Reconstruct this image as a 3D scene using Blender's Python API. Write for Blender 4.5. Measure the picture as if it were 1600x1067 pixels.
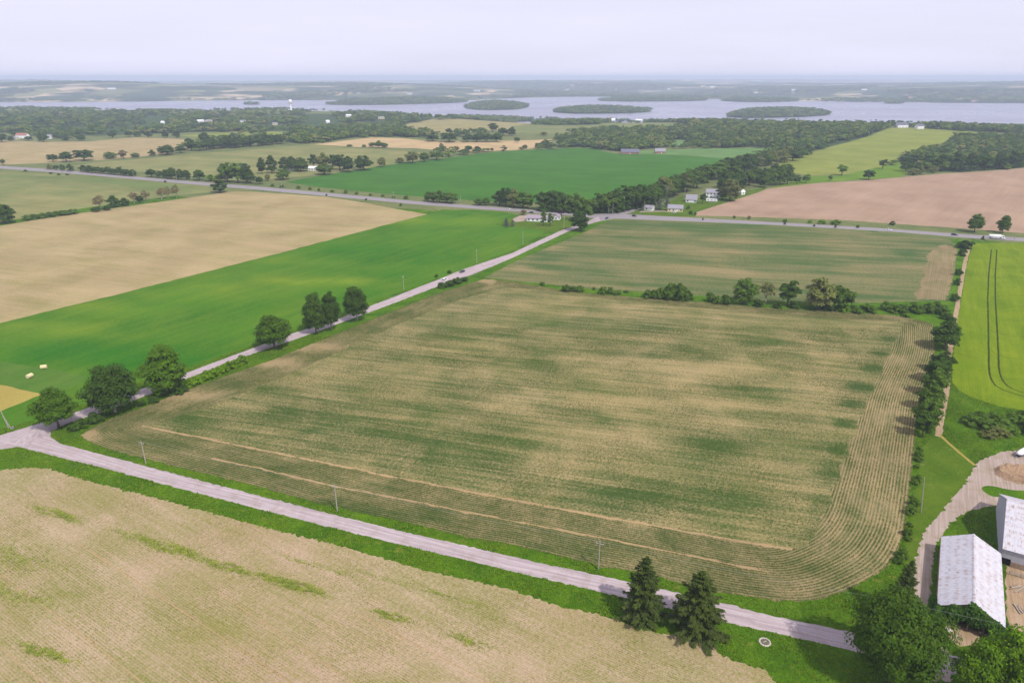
import bpy, bmesh, math, random
import numpy as np
from mathutils import Vector
from mathutils.geometry import delaunay_2d_cdt

for o in list(bpy.data.objects):
    bpy.data.objects.remove(o)
SC = bpy.context.scene
COL = SC.collection
R = math.radians

# ------------------------------------------------------------------ camera
CAM_H = 120.0
FPX = 1067.0                      # focal length in photograph pixels (1600 wide)
PITCH = math.atan((533.5 - 121.0) / FPX)
cam = bpy.data.cameras.new('camera')
cam.lens = 36.0 * FPX / 1600.0
cam.sensor_width = 36.0
cam.clip_start = 0.5
cam.clip_end = 90000.0
camo = bpy.data.objects.new('camera', cam)
COL.objects.link(camo)
camo.location = (0, 0, CAM_H)
camo.rotation_euler = (math.pi / 2 - PITCH, 0, 0)
SC.camera = camo

# ------------------------------------------------------------------ light
SUN_EL, SHADOW_AZ = 52.0, 128.0   # shadows fall to the left and away from the camera
sun_from = R(SHADOW_AZ + 180.0)
sdir = Vector((math.cos(sun_from) * math.cos(R(SUN_EL)), math.sin(sun_from) * math.cos(R(SUN_EL)), math.sin(R(SUN_EL))))
sl = bpy.data.lights.new('sun', 'SUN')
sl.energy = 4.4
sl.angle = R(1.5)
sl.color = (1.0, 0.955, 0.88)
so = bpy.data.objects.new('sun', sl)
COL.objects.link(so)
so.location = (0, 0, 400)
so.rotation_euler = sdir.to_track_quat('Z', 'Y').to_euler()

world = bpy.data.worlds.new('World')
SC.world = world
world.use_nodes = True
wn, wl = world.node_tree.nodes, world.node_tree.links
wn.clear()
w_out = wn.new('ShaderNodeOutputWorld')
w_bg = wn.new('ShaderNodeBackground')
w_sky = wn.new('ShaderNodeTexSky')
w_sky.sky_type = 'NISHITA'
w_sky.sun_disc = False
w_sky.sun_elevation = R(SUN_EL)
w_sky.sun_rotation = math.atan2(sdir.x, sdir.y)
w_sky.altitude = 200
w_sky.air_density = 1.0
w_sky.dust_density = 2.0
w_sky.ozone_density = 1.5
w_bg.inputs[1].default_value = 0.1
# thin, even veil of high cloud over the whole sky
w_tc = wn.new('ShaderNodeTexCoord')
w_map = wn.new('ShaderNodeMapping')
w_map.inputs['Scale'].default_value = (1.6, 1.6, 14.0)
w_noise = wn.new('ShaderNodeTexNoise')
w_noise.inputs['Scale'].default_value = 1.7
w_noise.inputs['Detail'].default_value = 6
w_noise.inputs['Roughness'].default_value = 0.55
w_ramp = wn.new('ShaderNodeMapRange')
w_ramp.inputs[1].default_value = 0.3
w_ramp.inputs[2].default_value = 0.7
w_ramp.inputs[3].default_value = 0.82
w_ramp.inputs[4].default_value = 0.94
w_mix = wn.new('ShaderNodeMix')
w_mix.data_type = 'RGBA'
w_mix.inputs[7].default_value = (9.1, 8.95, 11.0, 1)
wl.new(w_tc.outputs['Generated'], w_map.inputs['Vector'])
wl.new(w_map.outputs[0], w_noise.inputs['Vector'])
wl.new(w_noise.outputs[0], w_ramp.inputs[0])
wl.new(w_ramp.outputs[0], w_mix.inputs[0])
wl.new(w_sky.outputs[0], w_mix.inputs[6])
wl.new(w_mix.outputs[2], w_bg.inputs[0])
wl.new(w_bg.outputs[0], w_out.inputs[0])

SC.view_settings.view_transform = 'Standard'
SC.view_settings.look = 'None'
SC.view_settings.gamma = 1.0
SC.view_settings.use_curve_mapping = False
SC.view_settings.exposure = 0.0
SC.render.engine = 'CYCLES'
SC.cycles.use_denoising = True
SC.cycles.max_bounces = 6
SC.cycles.diffuse_bounces = 3
SC.cycles.transparent_max_bounces = 8
HAZE_DENSITY = 1.2e-4
KLIGHT = 1.62                     # what a white level surface shows in this light

# ------------------------------------------------------------------ helpers
rng = np.random.default_rng(7)
random.seed(7)

def lin(c):
    c = c / 255.0
    return c / 12.92 if c <= 0.04045 else ((c + 0.055) / 1.055) ** 2.4

def alb(r, g, b, k=None):
    k = k or KLIGHT
    return (lin(r) / k, lin(g) / k, lin(b) / k)

def tag(o, label=None, cat=None, group=None, kind=None):
    if label: o['label'] = label
    if cat: o['category'] = cat
    if group: o['group'] = group
    if kind: o['kind'] = kind
    return o

def empty(name, loc=(0, 0, 0), rz=0.0):
    o = bpy.data.objects.new(name, None)
    COL.objects.link(o)
    o.location = loc
    o.rotation_euler = (0, 0, rz)
    o.empty_display_size = 1
    return o

def link(name, me, parent=None, loc=None, rz=None, scale=None):
    o = bpy.data.objects.new(name, me)
    COL.objects.link(o)
    if parent: o.parent = parent
    if loc is not None: o.location = loc
    if rz is not None: o.rotation_euler = (0, 0, rz)
    if scale is not None: o.scale = scale
    return o

def np_mesh(name, V, F, mat=None, smooth=False, attrs=None):
    """V (n,3); F (m,k) array or list of such arrays (k may differ)."""
    Fs = F if isinstance(F, list) else [F]
    Fs = [np.asarray(f, dtype=np.int32) for f in Fs if len(f)]
    me = bpy.data.meshes.new(name)
    V = np.asarray(V, dtype=np.float32)
    me.vertices.add(len(V))
    me.vertices.foreach_set('co', V.ravel())
    idx = np.concatenate([f.ravel() for f in Fs])
    tot = np.concatenate([np.full(len(f), f.shape[1], dtype=np.int32) for f in Fs])
    start = np.concatenate([[0], np.cumsum(tot)[:-1]]).astype(np.int32)
    me.loops.add(len(idx))
    me.loops.foreach_set('vertex_index', idx)
    me.polygons.add(len(tot))
    me.polygons.foreach_set('loop_start', start)
    me.polygons.foreach_set('loop_total', tot)
    me.polygons.foreach_set('use_smooth', np.full(len(tot), smooth))
    if attrs:
        for k, a in attrs.items():
            at = me.attributes.new(k, 'FLOAT', 'POINT')
            at.data.foreach_set('value', np.asarray(a, dtype=np.float32))
    me.update()
    me.validate()
    if mat: me.materials.append(mat)
    return me

class MB:
    """collects boxes, prisms, tubes into one mesh"""
    def __init__(s):
        s.v, s.f = [], []
    def add(s, vs, fs):
        b = len(s.v)
        s.v += [tuple(v) for v in vs]
        s.f += [tuple(i + b for i in f) for f in fs]
    def box(s, x0, x1, y0, y1, z0, z1):
        s.add([(x0, y0, z0), (x1, y0, z0), (x1, y1, z0), (x0, y1, z0), (x0, y0, z1), (x1, y0, z1), (x1, y1, z1), (x0, y1, z1)],
              [(0, 3, 2, 1), (4, 5, 6, 7), (0, 1, 5, 4), (1, 2, 6, 5), (2, 3, 7, 6), (3, 0, 4, 7)])
    def prism(s, poly, axis, a, b):
        """extrude a 2-D polygon along an axis: 'x' poly is (y,z), 'y' poly is (x,z), 'z' poly is (x,y)"""
        n = len(poly)
        def p3(p, t):
            return {'x': (t, p[0], p[1]), 'y': (p[0], t, p[1]), 'z': (p[0], p[1], t)}[axis]
        s.add([p3(p, a) for p in poly] + [p3(p, b) for p in poly],
              [tuple(range(n))[::-1], tuple(range(n, 2 * n))] + [(i, (i + 1) % n, n + (i + 1) % n, n + i) for i in range(n)])
    def tube(s, pts, rad, n=6, cap=True):
        pts = [Vector(p) for p in pts]
        rad = rad if isinstance(rad, (list, tuple)) else [rad] * len(pts)
        vs, fs = [], []
        for i, p in enumerate(pts):
            d = (pts[min(i + 1, len(pts) - 1)] - pts[max(i - 1, 0)]).normalized()
            a = d.orthogonal().normalized() if abs(d.z) < 0.95 else Vector((1, 0, 0))
            a = (a - d * a.dot(d)).normalized()
            b = d.cross(a)
            for k in range(n):
                t = 2 * math.pi * k / n
                vs.append(p + (a * math.cos(t) + b * math.sin(t)) * rad[i])
        for i in range(len(pts) - 1):
            for k in range(n):
                fs.append((i * n + k, i * n + (k + 1) % n, (i + 1) * n + (k + 1) % n, (i + 1) * n + k))
        if cap:
            fs.append(tuple(range(n))[::-1])
            fs.append(tuple(range((len(pts) - 1) * n, len(pts) * n)))
        s.add(vs, fs)
    def mesh(s, name, mat, smooth=False):
        me = bpy.data.meshes.new(name)
        me.from_pydata(s.v, [], s.f)
        bm = bmesh.new()
        bm.from_mesh(me)
        bmesh.ops.recalc_face_normals(bm, faces=bm.faces)
        bm.to_mesh(me)
        bm.free()
        if smooth:
            me.polygons.foreach_set('use_smooth', [True] * len(me.polygons))
        me.materials.append(mat)
        me.update()
        return me
    def build(s, name, mat, parent=None, smooth=False, loc=None, rz=None):
        return link(name, s.mesh(name, mat, smooth), parent, loc, rz)

def copy_tree(o, parent=None):
    c = o.copy()
    COL.objects.link(c)
    c.parent = parent
    for ch in list(o.children):
        copy_tree(ch, c)
    return c

ORD = 'zeroth first second third fourth fifth sixth seventh eighth ninth tenth eleventh twelfth thirteenth fourteenth fifteenth sixteenth seventeenth eighteenth nineteenth twentieth'.split()
def ordinal(i):
    if i < len(ORD): return ORD[i]
    return str(i) + ('th' if 10 <= i % 100 <= 20 else {1: 'st', 2: 'nd', 3: 'rd'}.get(i % 10, 'th'))

# ------------------------------------------------------------------ terrain
LAKE_Z = -38.0
def ss(a, b, x):
    t = np.clip((x - a) / (b - a), 0, 1)
    return t * t * (3 - 2 * t)

def plane_pt(px, py, z):
    px, py = np.asarray(px, float), np.asarray(py, float)
    dx = (px - 800) / FPX
    dy = -(py - 533.5) / FPX
    d = np.stack([dx, math.cos(PITCH) + dy * math.sin(PITCH), -math.sin(PITCH) + dy * math.cos(PITCH)], -1)
    t = (z - CAM_H) / d[..., 2]
    p = d * t[..., None]
    p[..., 2] += CAM_H
    return p

near_px = np.array([(-500, 166), (0, 167.5), (120, 170), (250, 172.5), (330, 174), (430, 174), (520, 174), (640, 179), (720, 183), (820, 191), (980, 190), (1130, 191), (1260, 195), (1400, 196), (1600, 197), (2300, 198)], float)
far_px = np.array([(-700, 161), (0, 160), (200, 158.3), (380, 157), (480, 157), (700, 157), (760, 155), (850, 151.5), (940, 151), (1010, 153), (1100, 155), (1200, 157.5), (1350, 160), (1600, 161.5), (2400, 163)], float)
_n = plane_pt(near_px[:, 0], near_px[:, 1], LAKE_Z)
_f = plane_pt(far_px[:, 0], far_px[:, 1], LAKE_Z)
def shore_near(x): return np.interp(x, _n[:, 0], _n[:, 1])
def shore_far(x): return np.interp(x, _f[:, 0], _f[:, 1])

def terrain(x, y):
    x, y = np.asarray(x, float), np.asarray(y, float)
    u = 0.9 * np.sin(x / 91 + 1.3) * np.sin(y / 113 + 0.4) + 0.5 * np.sin(x / 47 + y / 61)
    z = u * (0.35 + 0.65 * ss(350, 900, y)) * ss(90, 200, y + 0.3 * np.abs(x))
    z = z + 15 * np.exp(-((x - 850) / 330) ** 2 - ((y - 1580) / 360) ** 2)
    z = z + 5 * np.exp(-((x + 250) / 300) ** 2 - ((y - 1500) / 200) ** 2)
    z = z + 3.0 * np.sin(x / 310 + 0.5) * np.sin(y / 260) * ss(800, 1400, y)
    sn, sf = shore_near(x), shore_far(x)
    z = z * (1 - ss(sn - 500, sn, y)) + (LAKE_Z - 3) * ss(sn - 900, sn + 60, y)
    hills = 38 + 46 * np.sin(x / 1500 + 0.6) * np.sin(y / 1900 + 1.1) + 18 * np.sin(x / 640 + y / 820)
    z = z + (hills + 16) * ss(sf - 120, sf + 1800, y)
    z = z + 3.0 * ss(sf - 20, sf + 60, y) * 1.6
    return z

_T = np.concatenate([np.linspace(40, 900, 700), np.geomspace(901, 24000, 1500)])
def G(px, py):
    """photograph pixel -> point on the ground (arrays or scalars)"""
    px, py = np.atleast_1d(np.asarray(px, float)), np.atleast_1d(np.asarray(py, float))
    dx = (px - 800) / FPX
    dy = -(py - 533.5) / FPX
    d = np.stack([dx, math.cos(PITCH) + dy * math.sin(PITCH), -math.sin(PITCH) + dy * math.cos(PITCH)], -1)
    out = np.zeros((len(px), 3))
    for i in range(len(px)):
        P = d[i][None] * _T[:, None]
        hz = P[:, 2] + CAM_H - terrain(P[:, 0], P[:, 1])
        k = int(np.argmax(hz < 0)) if (hz < 0).any() else len(_T) - 1
        k = max(k, 1)
        a, b = hz[k - 1], hz[k]
        t = _T[k - 1] + (_T[k] - _T[k - 1]) * (a / (a - b) if a != b else 0)
        p = d[i] * t
        out[i] = (p[0], p[1], float(terrain(p[0], p[1])))
    return out

def G1(px, py):
    return G(px, py)[0]

def proj(p):
    v = np.asarray(p, float) - np.array([0, 0, CAM_H])
    fw = v[..., 1] * math.cos(PITCH) - v[..., 2] * math.sin(PITCH)
    up = v[..., 1] * math.sin(PITCH) + v[..., 2] * math.cos(PITCH)
    return 800 + FPX * v[..., 0] / fw, 533.5 - FPX * up / fw, fw

def height_at(B, top_y):
    lo, hi = 0.0, 80.0
    for _ in range(30):
        m = (lo + hi) / 2
        if proj(B + np.array([0, 0, m]))[1] < top_y: hi = m
        else: lo = m
    return lo

def fnoise(X, s, seed=0.0):
    x, y = X[:, 0] / s, X[:, 1] / s
    v = 0.0
    for k, (a, b, c) in enumerate(((1, .3, .1), (-.4, 1.1, 1.7), (.8, -.9, 2.9), (1.9, 1.3, .6), (-1.6, 2.1, 4.1), (3.3, -.7, 5.2))):
        v = v + np.sin(a * x + b * y + c + seed * (k + 1)) / (1 + 0.4 * k)
    return 0.5 + v / 7.0

# ------------------------------------------------------------------ materials
class NT:
    def __init__(s, name):
        s.m = bpy.data.materials.new(name)
        s.m.use_nodes = True
        s.n, s.l = s.m.node_tree.nodes, s.m.node_tree.links
        s.n.clear()
        s.out = s.n.new('ShaderNodeOutputMaterial')
        s.b = s.n.new('ShaderNodeBsdfPrincipled')
        s.l.new(s.b.outputs[0], s.out.inputs[0])
        s.b.inputs['Roughness'].default_value = 0.9
        s.b.inputs['Specular IOR Level'].default_value = 0.15
    def con(s, v, sock):
        if hasattr(v, 'is_output'): s.l.new(v, sock)
        elif isinstance(v, (tuple, list)) and len(v) == 3 and sock.type == 'RGBA': sock.default_value = (*v, 1)
        else: sock.default_value = v
    def math(s, op, a, b=0.0, c=None, clamp=False):
        n = s.n.new('ShaderNodeMath')
        n.operation = op
        n.use_clamp = clamp
        s.con(a, n.inputs[0]); s.con(b, n.inputs[1])
        if c is not None: s.con(c, n.inputs[2])
        return n.outputs[0]
    def attr(s, name):
        n = s.n.new('ShaderNodeAttribute')
        n.attribute_name = name
        return n.outputs['Fac']
    def pos(s):
        return s.n.new('ShaderNodeNewGeometry').outputs['Position']
    def objco(s):
        return s.n.new('ShaderNodeTexCoord').outputs['Object']
    def comb(s, x, y, z=0.0):
        n = s.n.new('ShaderNodeCombineXYZ')
        s.con(x, n.inputs[0]); s.con(y, n.inputs[1]); s.con(z, n.inputs[2])
        return n.outputs[0]
    def noise(s, vec, scale=1.0, detail=3, rough=0.55, dist=0.0):
        n = s.n.new('ShaderNodeTexNoise')
        s.con(vec, n.inputs['Vector'])
        n.inputs['Scale'].default_value = scale
        n.inputs['Detail'].default_value = detail
        n.inputs['Roughness'].default_value = rough
        n.inputs['Distortion'].default_value = dist
        return n.outputs[0]
    def rng(s, v, a, b, c=0.0, d=1.0, smooth=False):
        n = s.n.new('ShaderNodeMapRange')
        if smooth: n.interpolation_type = 'SMOOTHSTEP'
        s.con(v, n.inputs[0])
        for i, t in zip((1, 2, 3, 4), (a, b, c, d)): s.con(t, n.inputs[i])
        return n.outputs[0]
    def mix(s, f, a, b, mode='MIX'):
        n = s.n.new('ShaderNodeMix')
        n.data_type = 'RGBA'
        n.blend_type = mode
        s.con(f, n.inputs[0]); s.con(a, n.inputs[6]); s.con(b, n.inputs[7])
        return n.outputs[2]
    def bump(s, h, strength=0.5, dist=0.1):
        n = s.n.new('ShaderNodeBump')
        n.inputs['Strength'].default_value = strength
        n.inputs['Distance'].default_value = dist
        s.con(h, n.inputs['Height'])
        s.l.new(n.outputs[0], s.b.inputs['Normal'])
    def base(s, c):
        s.con(c, s.b.inputs['Base Color'])

def simple(name, c, rough=0.7, noise=0.15, nscale=2.0, metal=0.0, spec=0.3):
    t = NT(name)
    n = t.noise(t.objco(), nscale, 4, 0.6)
    d = tuple(x * (1 - noise) for x in c)
    u = tuple(min(1, x * (1 + noise)) for x in c)
    t.base(t.mix(t.rng(n, 0.3, 0.7), d, u))
    t.b.inputs['Roughness'].default_value = rough
    t.b.inputs['Metallic'].default_value = metal
    t.b.inputs['Specular IOR Level'].default_value = spec
    return t.m

def field_mat(name, soil, crop, spacing=0.76, stripe=0.35, patch=(30, 0.5), streak=(1.6, 40, 0.4), fine=(0.45, 0.5), gain=2.0, soil2=None, crop2=None, bias=0.0):
    """soil and crop mixed by a cover value: attribute dens + row stripes + patch, streak and fine noise"""
    t = NT(name)
    row, along, dens = t.attr('row'), t.attr('along'), t.attr('dens')
    rv = t.comb(row, along)
    nf = t.noise(rv, 1.0 / fine[0], 3, 0.65)
    npa = t.noise(rv, 1.0 / patch[0], 4, 0.6, 0.6)
    stv = t.comb(t.math('DIVIDE', row, streak[0]), t.math('DIVIDE', along, streak[1]))
    nst = t.noise(stv, 1.0, 3, 0.55)
    stv2 = t.comb(t.math('DIVIDE', row, streak[0] * 4), t.math('DIVIDE', along, streak[1] * 1.3), 3.7)
    nst2 = t.noise(stv2, 1.0, 2, 0.5)
    cov = t.math('ADD', dens, bias)
    cov = t.math('ADD', cov, t.math('MULTIPLY', t.math('SUBTRACT', nf, 0.5), fine[1] * 2))
    cov = t.math('ADD', cov, t.math('MULTIPLY', t.math('SUBTRACT', npa, 0.5), patch[1] * 2))
    cov = t.math('ADD', cov, t.math('MULTIPLY', t.math('SUBTRACT', nst, 0.5), streak[2] * 2))
    cov = t.math('ADD', cov, t.math('MULTIPLY', t.math('SUBTRACT', nst2, 0.5), streak[2] * 1.6))
    if stripe:
        sn = t.math('SINE', t.math('MULTIPLY', row, 2 * math.pi / spacing))
        cov = t.math('ADD', cov, t.math('MULTIPLY', sn, stripe))
    f = t.math('ADD', t.math('MULTIPLY', t.math('SUBTRACT', cov, 0.5), gain), 0.5, clamp=True)
    s2 = soil2 or tuple(x * 0.86 for x in soil)
    c2 = crop2 or tuple(x * 0.8 for x in crop)
    big = t.noise(t.pos(), 1 / 45.0, 3, 0.5)
    fv = t.noise(t.pos(), 2.3, 2, 0.7)
    sc = t.mix(t.rng(big, 0.35, 0.65), soil, s2)
    cc = t.mix(t.rng(big, 0.35, 0.65), crop, c2)
    c = t.mix(f, sc, cc)
    c = t.mix(1.0, c, t.mix(t.rng(fv, 0.3, 0.7), (0.82, 0.82, 0.82), (1.14, 1.14, 1.14)), 'MULTIPLY')
    t.base(c)
    t.b.inputs['Roughness'].default_value = 1.0
    t.b.inputs['Specular IOR Level'].default_value = 0.05
    t.bump(t.math('ADD', t.math('MULTIPLY', nf, 0.6), f), 0.35, 0.12)
    return t.m

def grass_mat(name, a, b, c=None, scale=1.0):
    t = NT(name)
    p = t.pos()
    n1 = t.noise(p, 0.05 * scale, 4, 0.6, 0.5)
    n2 = t.noise(p, 0.7 * scale, 4, 0.7)
    n3 = t.noise(p, 3.0, 2, 0.7)
    f = t.math('ADD', t.math('MULTIPLY', n1, 0.6), t.math('MULTIPLY', n2, 0.5))
    col = t.mix(t.rng(f, 0.4, 0.68), a, b)
    if c: col = t.mix(t.rng(t.noise(p, 0.17 * scale, 3, 0.6), 0.6, 0.72), col, c)
    col = t.mix(1.0, col, t.mix(t.rng(n3, 0.3, 0.7), (0.75, 0.75, 0.75), (1.2, 1.2, 1.2)), 'MULTIPLY')
    t.base(col)
    t.b.inputs['Roughness'].default_value = 1.0
    t.b.inputs['Specular IOR Level'].default_value = 0.05
    t.bump(t.math('ADD', n2, t.math('MULTIPLY', n3, 0.5)), 0.5, 0.3)
    return t.m

def foliage_mat(name='foliage', tint=None):
    t = NT(name)
    oi = t.n.new('ShaderNodeObjectInfo')
    ge = t.n.new('ShaderNodeNewGeometry')
    rnd = oi.outputs['Random']
    n = t.noise(t.objco(), 0.55, 3, 0.65)
    isl = ge.outputs['Random Per Island']
    c = tint if tint else oi.outputs['Color']
    v = t.math('ADD', t.math('MULTIPLY', isl, 0.45), t.math('MULTIPLY', t.rng(n, 0.35, 0.65), 0.5))
    v = t.math('ADD', v, t.math('MULTIPLY', rnd, 0.25))
    c1 = t.mix(1.0, c, (0.7, 0.75, 0.75), 'MULTIPLY')
    c2 = t.mix(1.0, c, (2.1, 1.85, 1.3), 'MULTIPLY')
    cc = t.mix(v, c1, c2)
    t.base(cc)
    t.b.inputs['Roughness'].default_value = 0.65
    t.b.inputs['Specular IOR Level'].default_value = 0.08
    tr = t.n.new('ShaderNodeBsdfTranslucent')
    t.con(t.mix(1.0, cc, (1.3, 1.5, 0.6), 'MULTIPLY'), tr.inputs[0])
    mx = t.n.new('ShaderNodeMixShader')
    mx.inputs[0].default_value = 0.25
    t.l.new(t.b.outputs[0], mx.inputs[1])
    t.l.new(tr.outputs[0], mx.inputs[2])
    t.l.new(mx.outputs[0], t.out.inputs[0])
    return t.m
FOL = foliage_mat()
BARK = simple('bark', (0.13, 0.105, 0.08), 0.95, 0.35, 3.0)
PALEBARK = simple('pale_bark', (0.34, 0.30, 0.25), 0.95, 0.3, 3.0)

GRASS = grass_mat('verge_grass', alb(52, 98, 10), alb(104, 142, 24), alb(128, 140, 52), 1.6)
LAWN = grass_mat('lawn', alb(74, 108, 16), alb(106, 130, 34), alb(130, 138, 62), 1.8)
ROUGH = grass_mat('rough_grass', alb(46, 104, 20), alb(80, 132, 30), alb(92, 122, 48))
MEADOW = grass_mat('meadow', alb(98, 118, 66), alb(140, 142, 88), alb(88, 112, 62), 0.4)
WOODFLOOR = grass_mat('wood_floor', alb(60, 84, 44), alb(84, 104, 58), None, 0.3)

def far_land_mat():
    t = NT('far_land')
    p = t.pos()
    n = t.n.new('ShaderNodeTexVoronoi')
    n.inputs['Scale'].default_value = 1 / 330.0
    n.inputs['Randomness'].default_value = 0.9
    t.con(p, n.inputs['Vector'])
    r = t.n.new('ShaderNodeSeparateColor')
    t.l.new(n.outputs['Color'], r.inputs[0])
    a = t.mix(t.rng(r.outputs[0], 0.3, 0.75), alb(66, 90, 48), alb(150, 150, 92))
    a = t.mix(t.rng(r.outputs[1], 0.7, 0.8), a, alb(222, 198, 160))
    nn = t.noise(p, 1 / 500.0, 4, 0.6)
    t.base(t.mix(t.rng(nn, 0.46, 0.58), a, alb(52, 74, 42)))
    t.b.inputs['Roughness'].default_value = 1.0
    return t.m
FARLAND = far_land_mat()

def gravel_mat(name, a, b, c):
    t = NT(name)
    row, along = t.attr('row'), t.attr('along')
    st = t.noise(t.comb(t.math('DIVIDE', row, 0.7), t.math('DIVIDE', along, 26)), 1.0, 3, 0.6)
    st2 = t.noise(t.comb(t.math('DIVIDE', row, 0.25), t.math('DIVIDE', along, 9), 5.0), 1.0, 3, 0.6)
    p = t.noise(t.pos(), 0.25, 4, 0.65)
    f = t.noise(t.pos(), 4.0, 3, 0.7)
    col = t.mix(t.rng(st, 0.4, 0.6), a, b)
    col = t.mix(t.math('MULTIPLY', t.rng(p, 0.48, 0.7), 0.6), col, c)
    col = t.mix(t.math('MULTIPLY', t.rng(st2, 0.5, 0.75), 0.4), col, tuple(x * 1.12 for x in a))
    col = t.mix(1.0, col, t.mix(t.rng(f, 0.3, 0.7), (0.86, 0.86, 0.86), (1.1, 1.1, 1.1)), 'MULTIPLY')
    t.base(col)
    t.b.inputs['Roughness'].default_value = 1.0
    t.bump(f, 0.3, 0.05)
    return t.m
GRAVEL = gravel_mat('gravel', alb(212, 196, 198), alb(182, 166, 168), alb(170, 152, 142))
ASPHALT = gravel_mat('asphalt', alb(172, 164, 166), alb(160, 152, 156), alb(148, 142, 146))
DIRT = gravel_mat('dirt', alb(198, 172, 142), alb(178, 150, 118), alb(160, 136, 92))
YARD = gravel_mat('yard_gravel', alb(198, 180, 168), alb(176, 156, 142), alb(148, 136, 92))

M = {}
M['main'] = field_mat('crop_rows', alb(184, 164, 116), alb(76, 100, 48), 0.78, 0.10, (26, 0.65), (1.2, 40, 0.7), (0.9, 0.95), 1.05, alb(176, 158, 108), alb(84, 106, 46), 0.10)
M['head'] = field_mat('headland_rows', alb(182, 160, 116), alb(78, 100, 48), 0.9, 0.2, (11, 0.6), (1.0, 16, 0.5), (0.8, 0.7), 0.95)
M['upper'] = field_mat('upper_crop', alb(162, 148, 102), alb(80, 108, 58), 0.9, 0.05, (50, 0.55), (2.6, 70, 0.75), (1.5, 0.6), 0.95, alb(174, 152, 110), alb(86, 112, 56), 0.14)
M['bare'] = field_mat('bare_headland', alb(186, 158, 122), alb(120, 124, 74), 1.2, 0.12, (14, 0.7), (1.0, 40, 0.5), (0.5, 0.4), 0.8)
M['front'] = field_mat('young_crop', alb(204, 181, 148), alb(140, 142, 72), 0.6, 0.12, (20, 0.8), (0.9, 26, 0.5), (0.9, 0.9), 0.85, alb(198, 170, 142), alb(156, 150, 84), 0.06)
M['tanleft'] = field_mat('tan_field', alb(198, 176, 132), alb(164, 156, 98), 1.0, 0.03, (34, 0.7), (2.5, 40, 0.6), (2.0, 0.6), 0.9, alb(186, 164, 122))
M['green'] = field_mat('lush_crop', alb(138, 160, 44), alb(48, 112, 20), 0.8, 0.03, (40, 0.36), (6, 60, 0.32), (2.0, 0.3), 0.85, alb(120, 152, 36), alb(54, 120, 22))
M['soy'] = field_mat('soy_crop', alb(92, 140, 50), alb(58, 118, 26), 1.5, 0.03, (80, 0.3), (8, 90, 0.4), (2.5, 0.15), 0.8)
M['soypale'] = field_mat('pale_crop', alb(128, 160, 92), alb(104, 148, 76), 1.5, 0.0, (60, 0.4), (8, 90, 0.4), (2.5, 0.15), 0.8)
M['plough'] = field_mat('ploughed_soil', alb(200, 170, 144), alb(176, 146, 118), 3.0, 0.06, (60, 0.4), (4, 120, 0.5), (1.5, 0.3), 0.8)
M['yellow'] = field_mat('ripening_grain', alb(166, 170, 82), alb(132, 150, 56), 3.0, 0.05, (50, 0.55), (5, 60, 0.45), (2, 0.3), 0.9)
M['barley'] = field_mat('bright_grain', alb(146, 160, 26), alb(106, 138, 6), 1.0, 0.05, (20, 0.6), (2.0, 30, 0.45), (1.2, 0.5), 0.9, alb(146, 166, 34))
M['olive'] = field_mat('olive_pasture', alb(178, 166, 110), alb(122, 140, 78), 3.0, 0.02, (50, 0.55), (6, 80, 0.5), (2, 0.2), 1.0)
M['mown'] = field_mat('mown_grass', alb(110, 142, 56), alb(74, 124, 34), 2.0, 0.08, (18, 0.45), (2, 24, 0.4), (0.8, 0.2), 0.9)
M['hay'] = field_mat('hay_stubble', alb(198, 176, 96), alb(170, 160, 76), 1.5, 0.08, (20, 0.4), (1.5, 30, 0.4), (0.8, 0.3), 0.9)
M['straw'] = field_mat('pale_stubble', alb(222, 192, 146), alb(200, 176, 124), 3.0, 0.04, (60, 0.4), (5, 90, 0.4), (2, 0.2), 0.9)
M['tram'] = simple('tramline_soil_shade', alb(62, 76, 18), 1.0, 0.3, 0.6, 0, 0.05)  # dark soil and crushed green, with the crop gap's shadow put into the colour
M['track'] = field_mat('tyre_track', alb(206, 172, 132), alb(176, 156, 104), 1.0, 0.0, (8, 0.3), (0.5, 20, 0.4), (0.5, 0.5), 0.6)

# ------------------------------------------------------------------ ground: every field, road and verge cut from one sheet
REG = []      # (name, polygon xy (n,2), material, direction deg, dens function or constant, extra)
def densify(P, step, jit):
    out = []
    n = len(P)
    for i in range(n):
        a, b = P[i], P[(i + 1) % n]
        L = math.hypot(*(b - a))
        k = max(1, int(L / step))
        t = np.arange(k) / k
        q = a + (b - a) * t[:, None]
        if jit and k > 1:
            d = np.array([-(b - a)[1], (b - a)[0]]) / L
            q[1:] += d * rng.normal(0, jit, k - 1)[:, None]
        out.append(q)
    return np.concatenate(out)

def smooth_closed(P, it=1):
    for _ in range(it):
        Q = np.roll(P, -1, 0)
        P = np.stack([P * 0.75 + Q * 0.25, P * 0.25 + Q * 0.75], 1).reshape(-1, 2)
    return P

def poly(px, step=3.0, jit=0.2, sm=0):
    px = np.array(px, float)
    P = G(px[:, 0], px[:, 1])[:, :2]
    if sm: P = smooth_closed(P, sm)
    return densify(P, step, jit) if step else P

def region(name, P, mat, ang=0.0, dens=0.5, rowfn=None):
    REG.append(dict(name=name, P=P, mat=mat, ang=ang, dens=dens, rowfn=rowfn))
    return P

def px_dir(a, b):
    A, B = G1(*a), G1(*b)
    return math.degrees(math.atan2(B[1] - A[1], B[0] - A[0]))

def seg_dist(X, P):
    """distance of points X (n,2) to closed polyline P"""
    A, B = P, np.roll(P, -1, 0)
    d = np.full(len(X), 1e9)
    for a, b in zip(A, B):
        ab = b - a
        t = np.clip(((X - a) @ ab) / (ab @ ab + 1e-9), 0, 1)
        q = a + t[:, None] * ab
        d = np.minimum(d, np.hypot(*(X - q).T))
    return d

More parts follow.
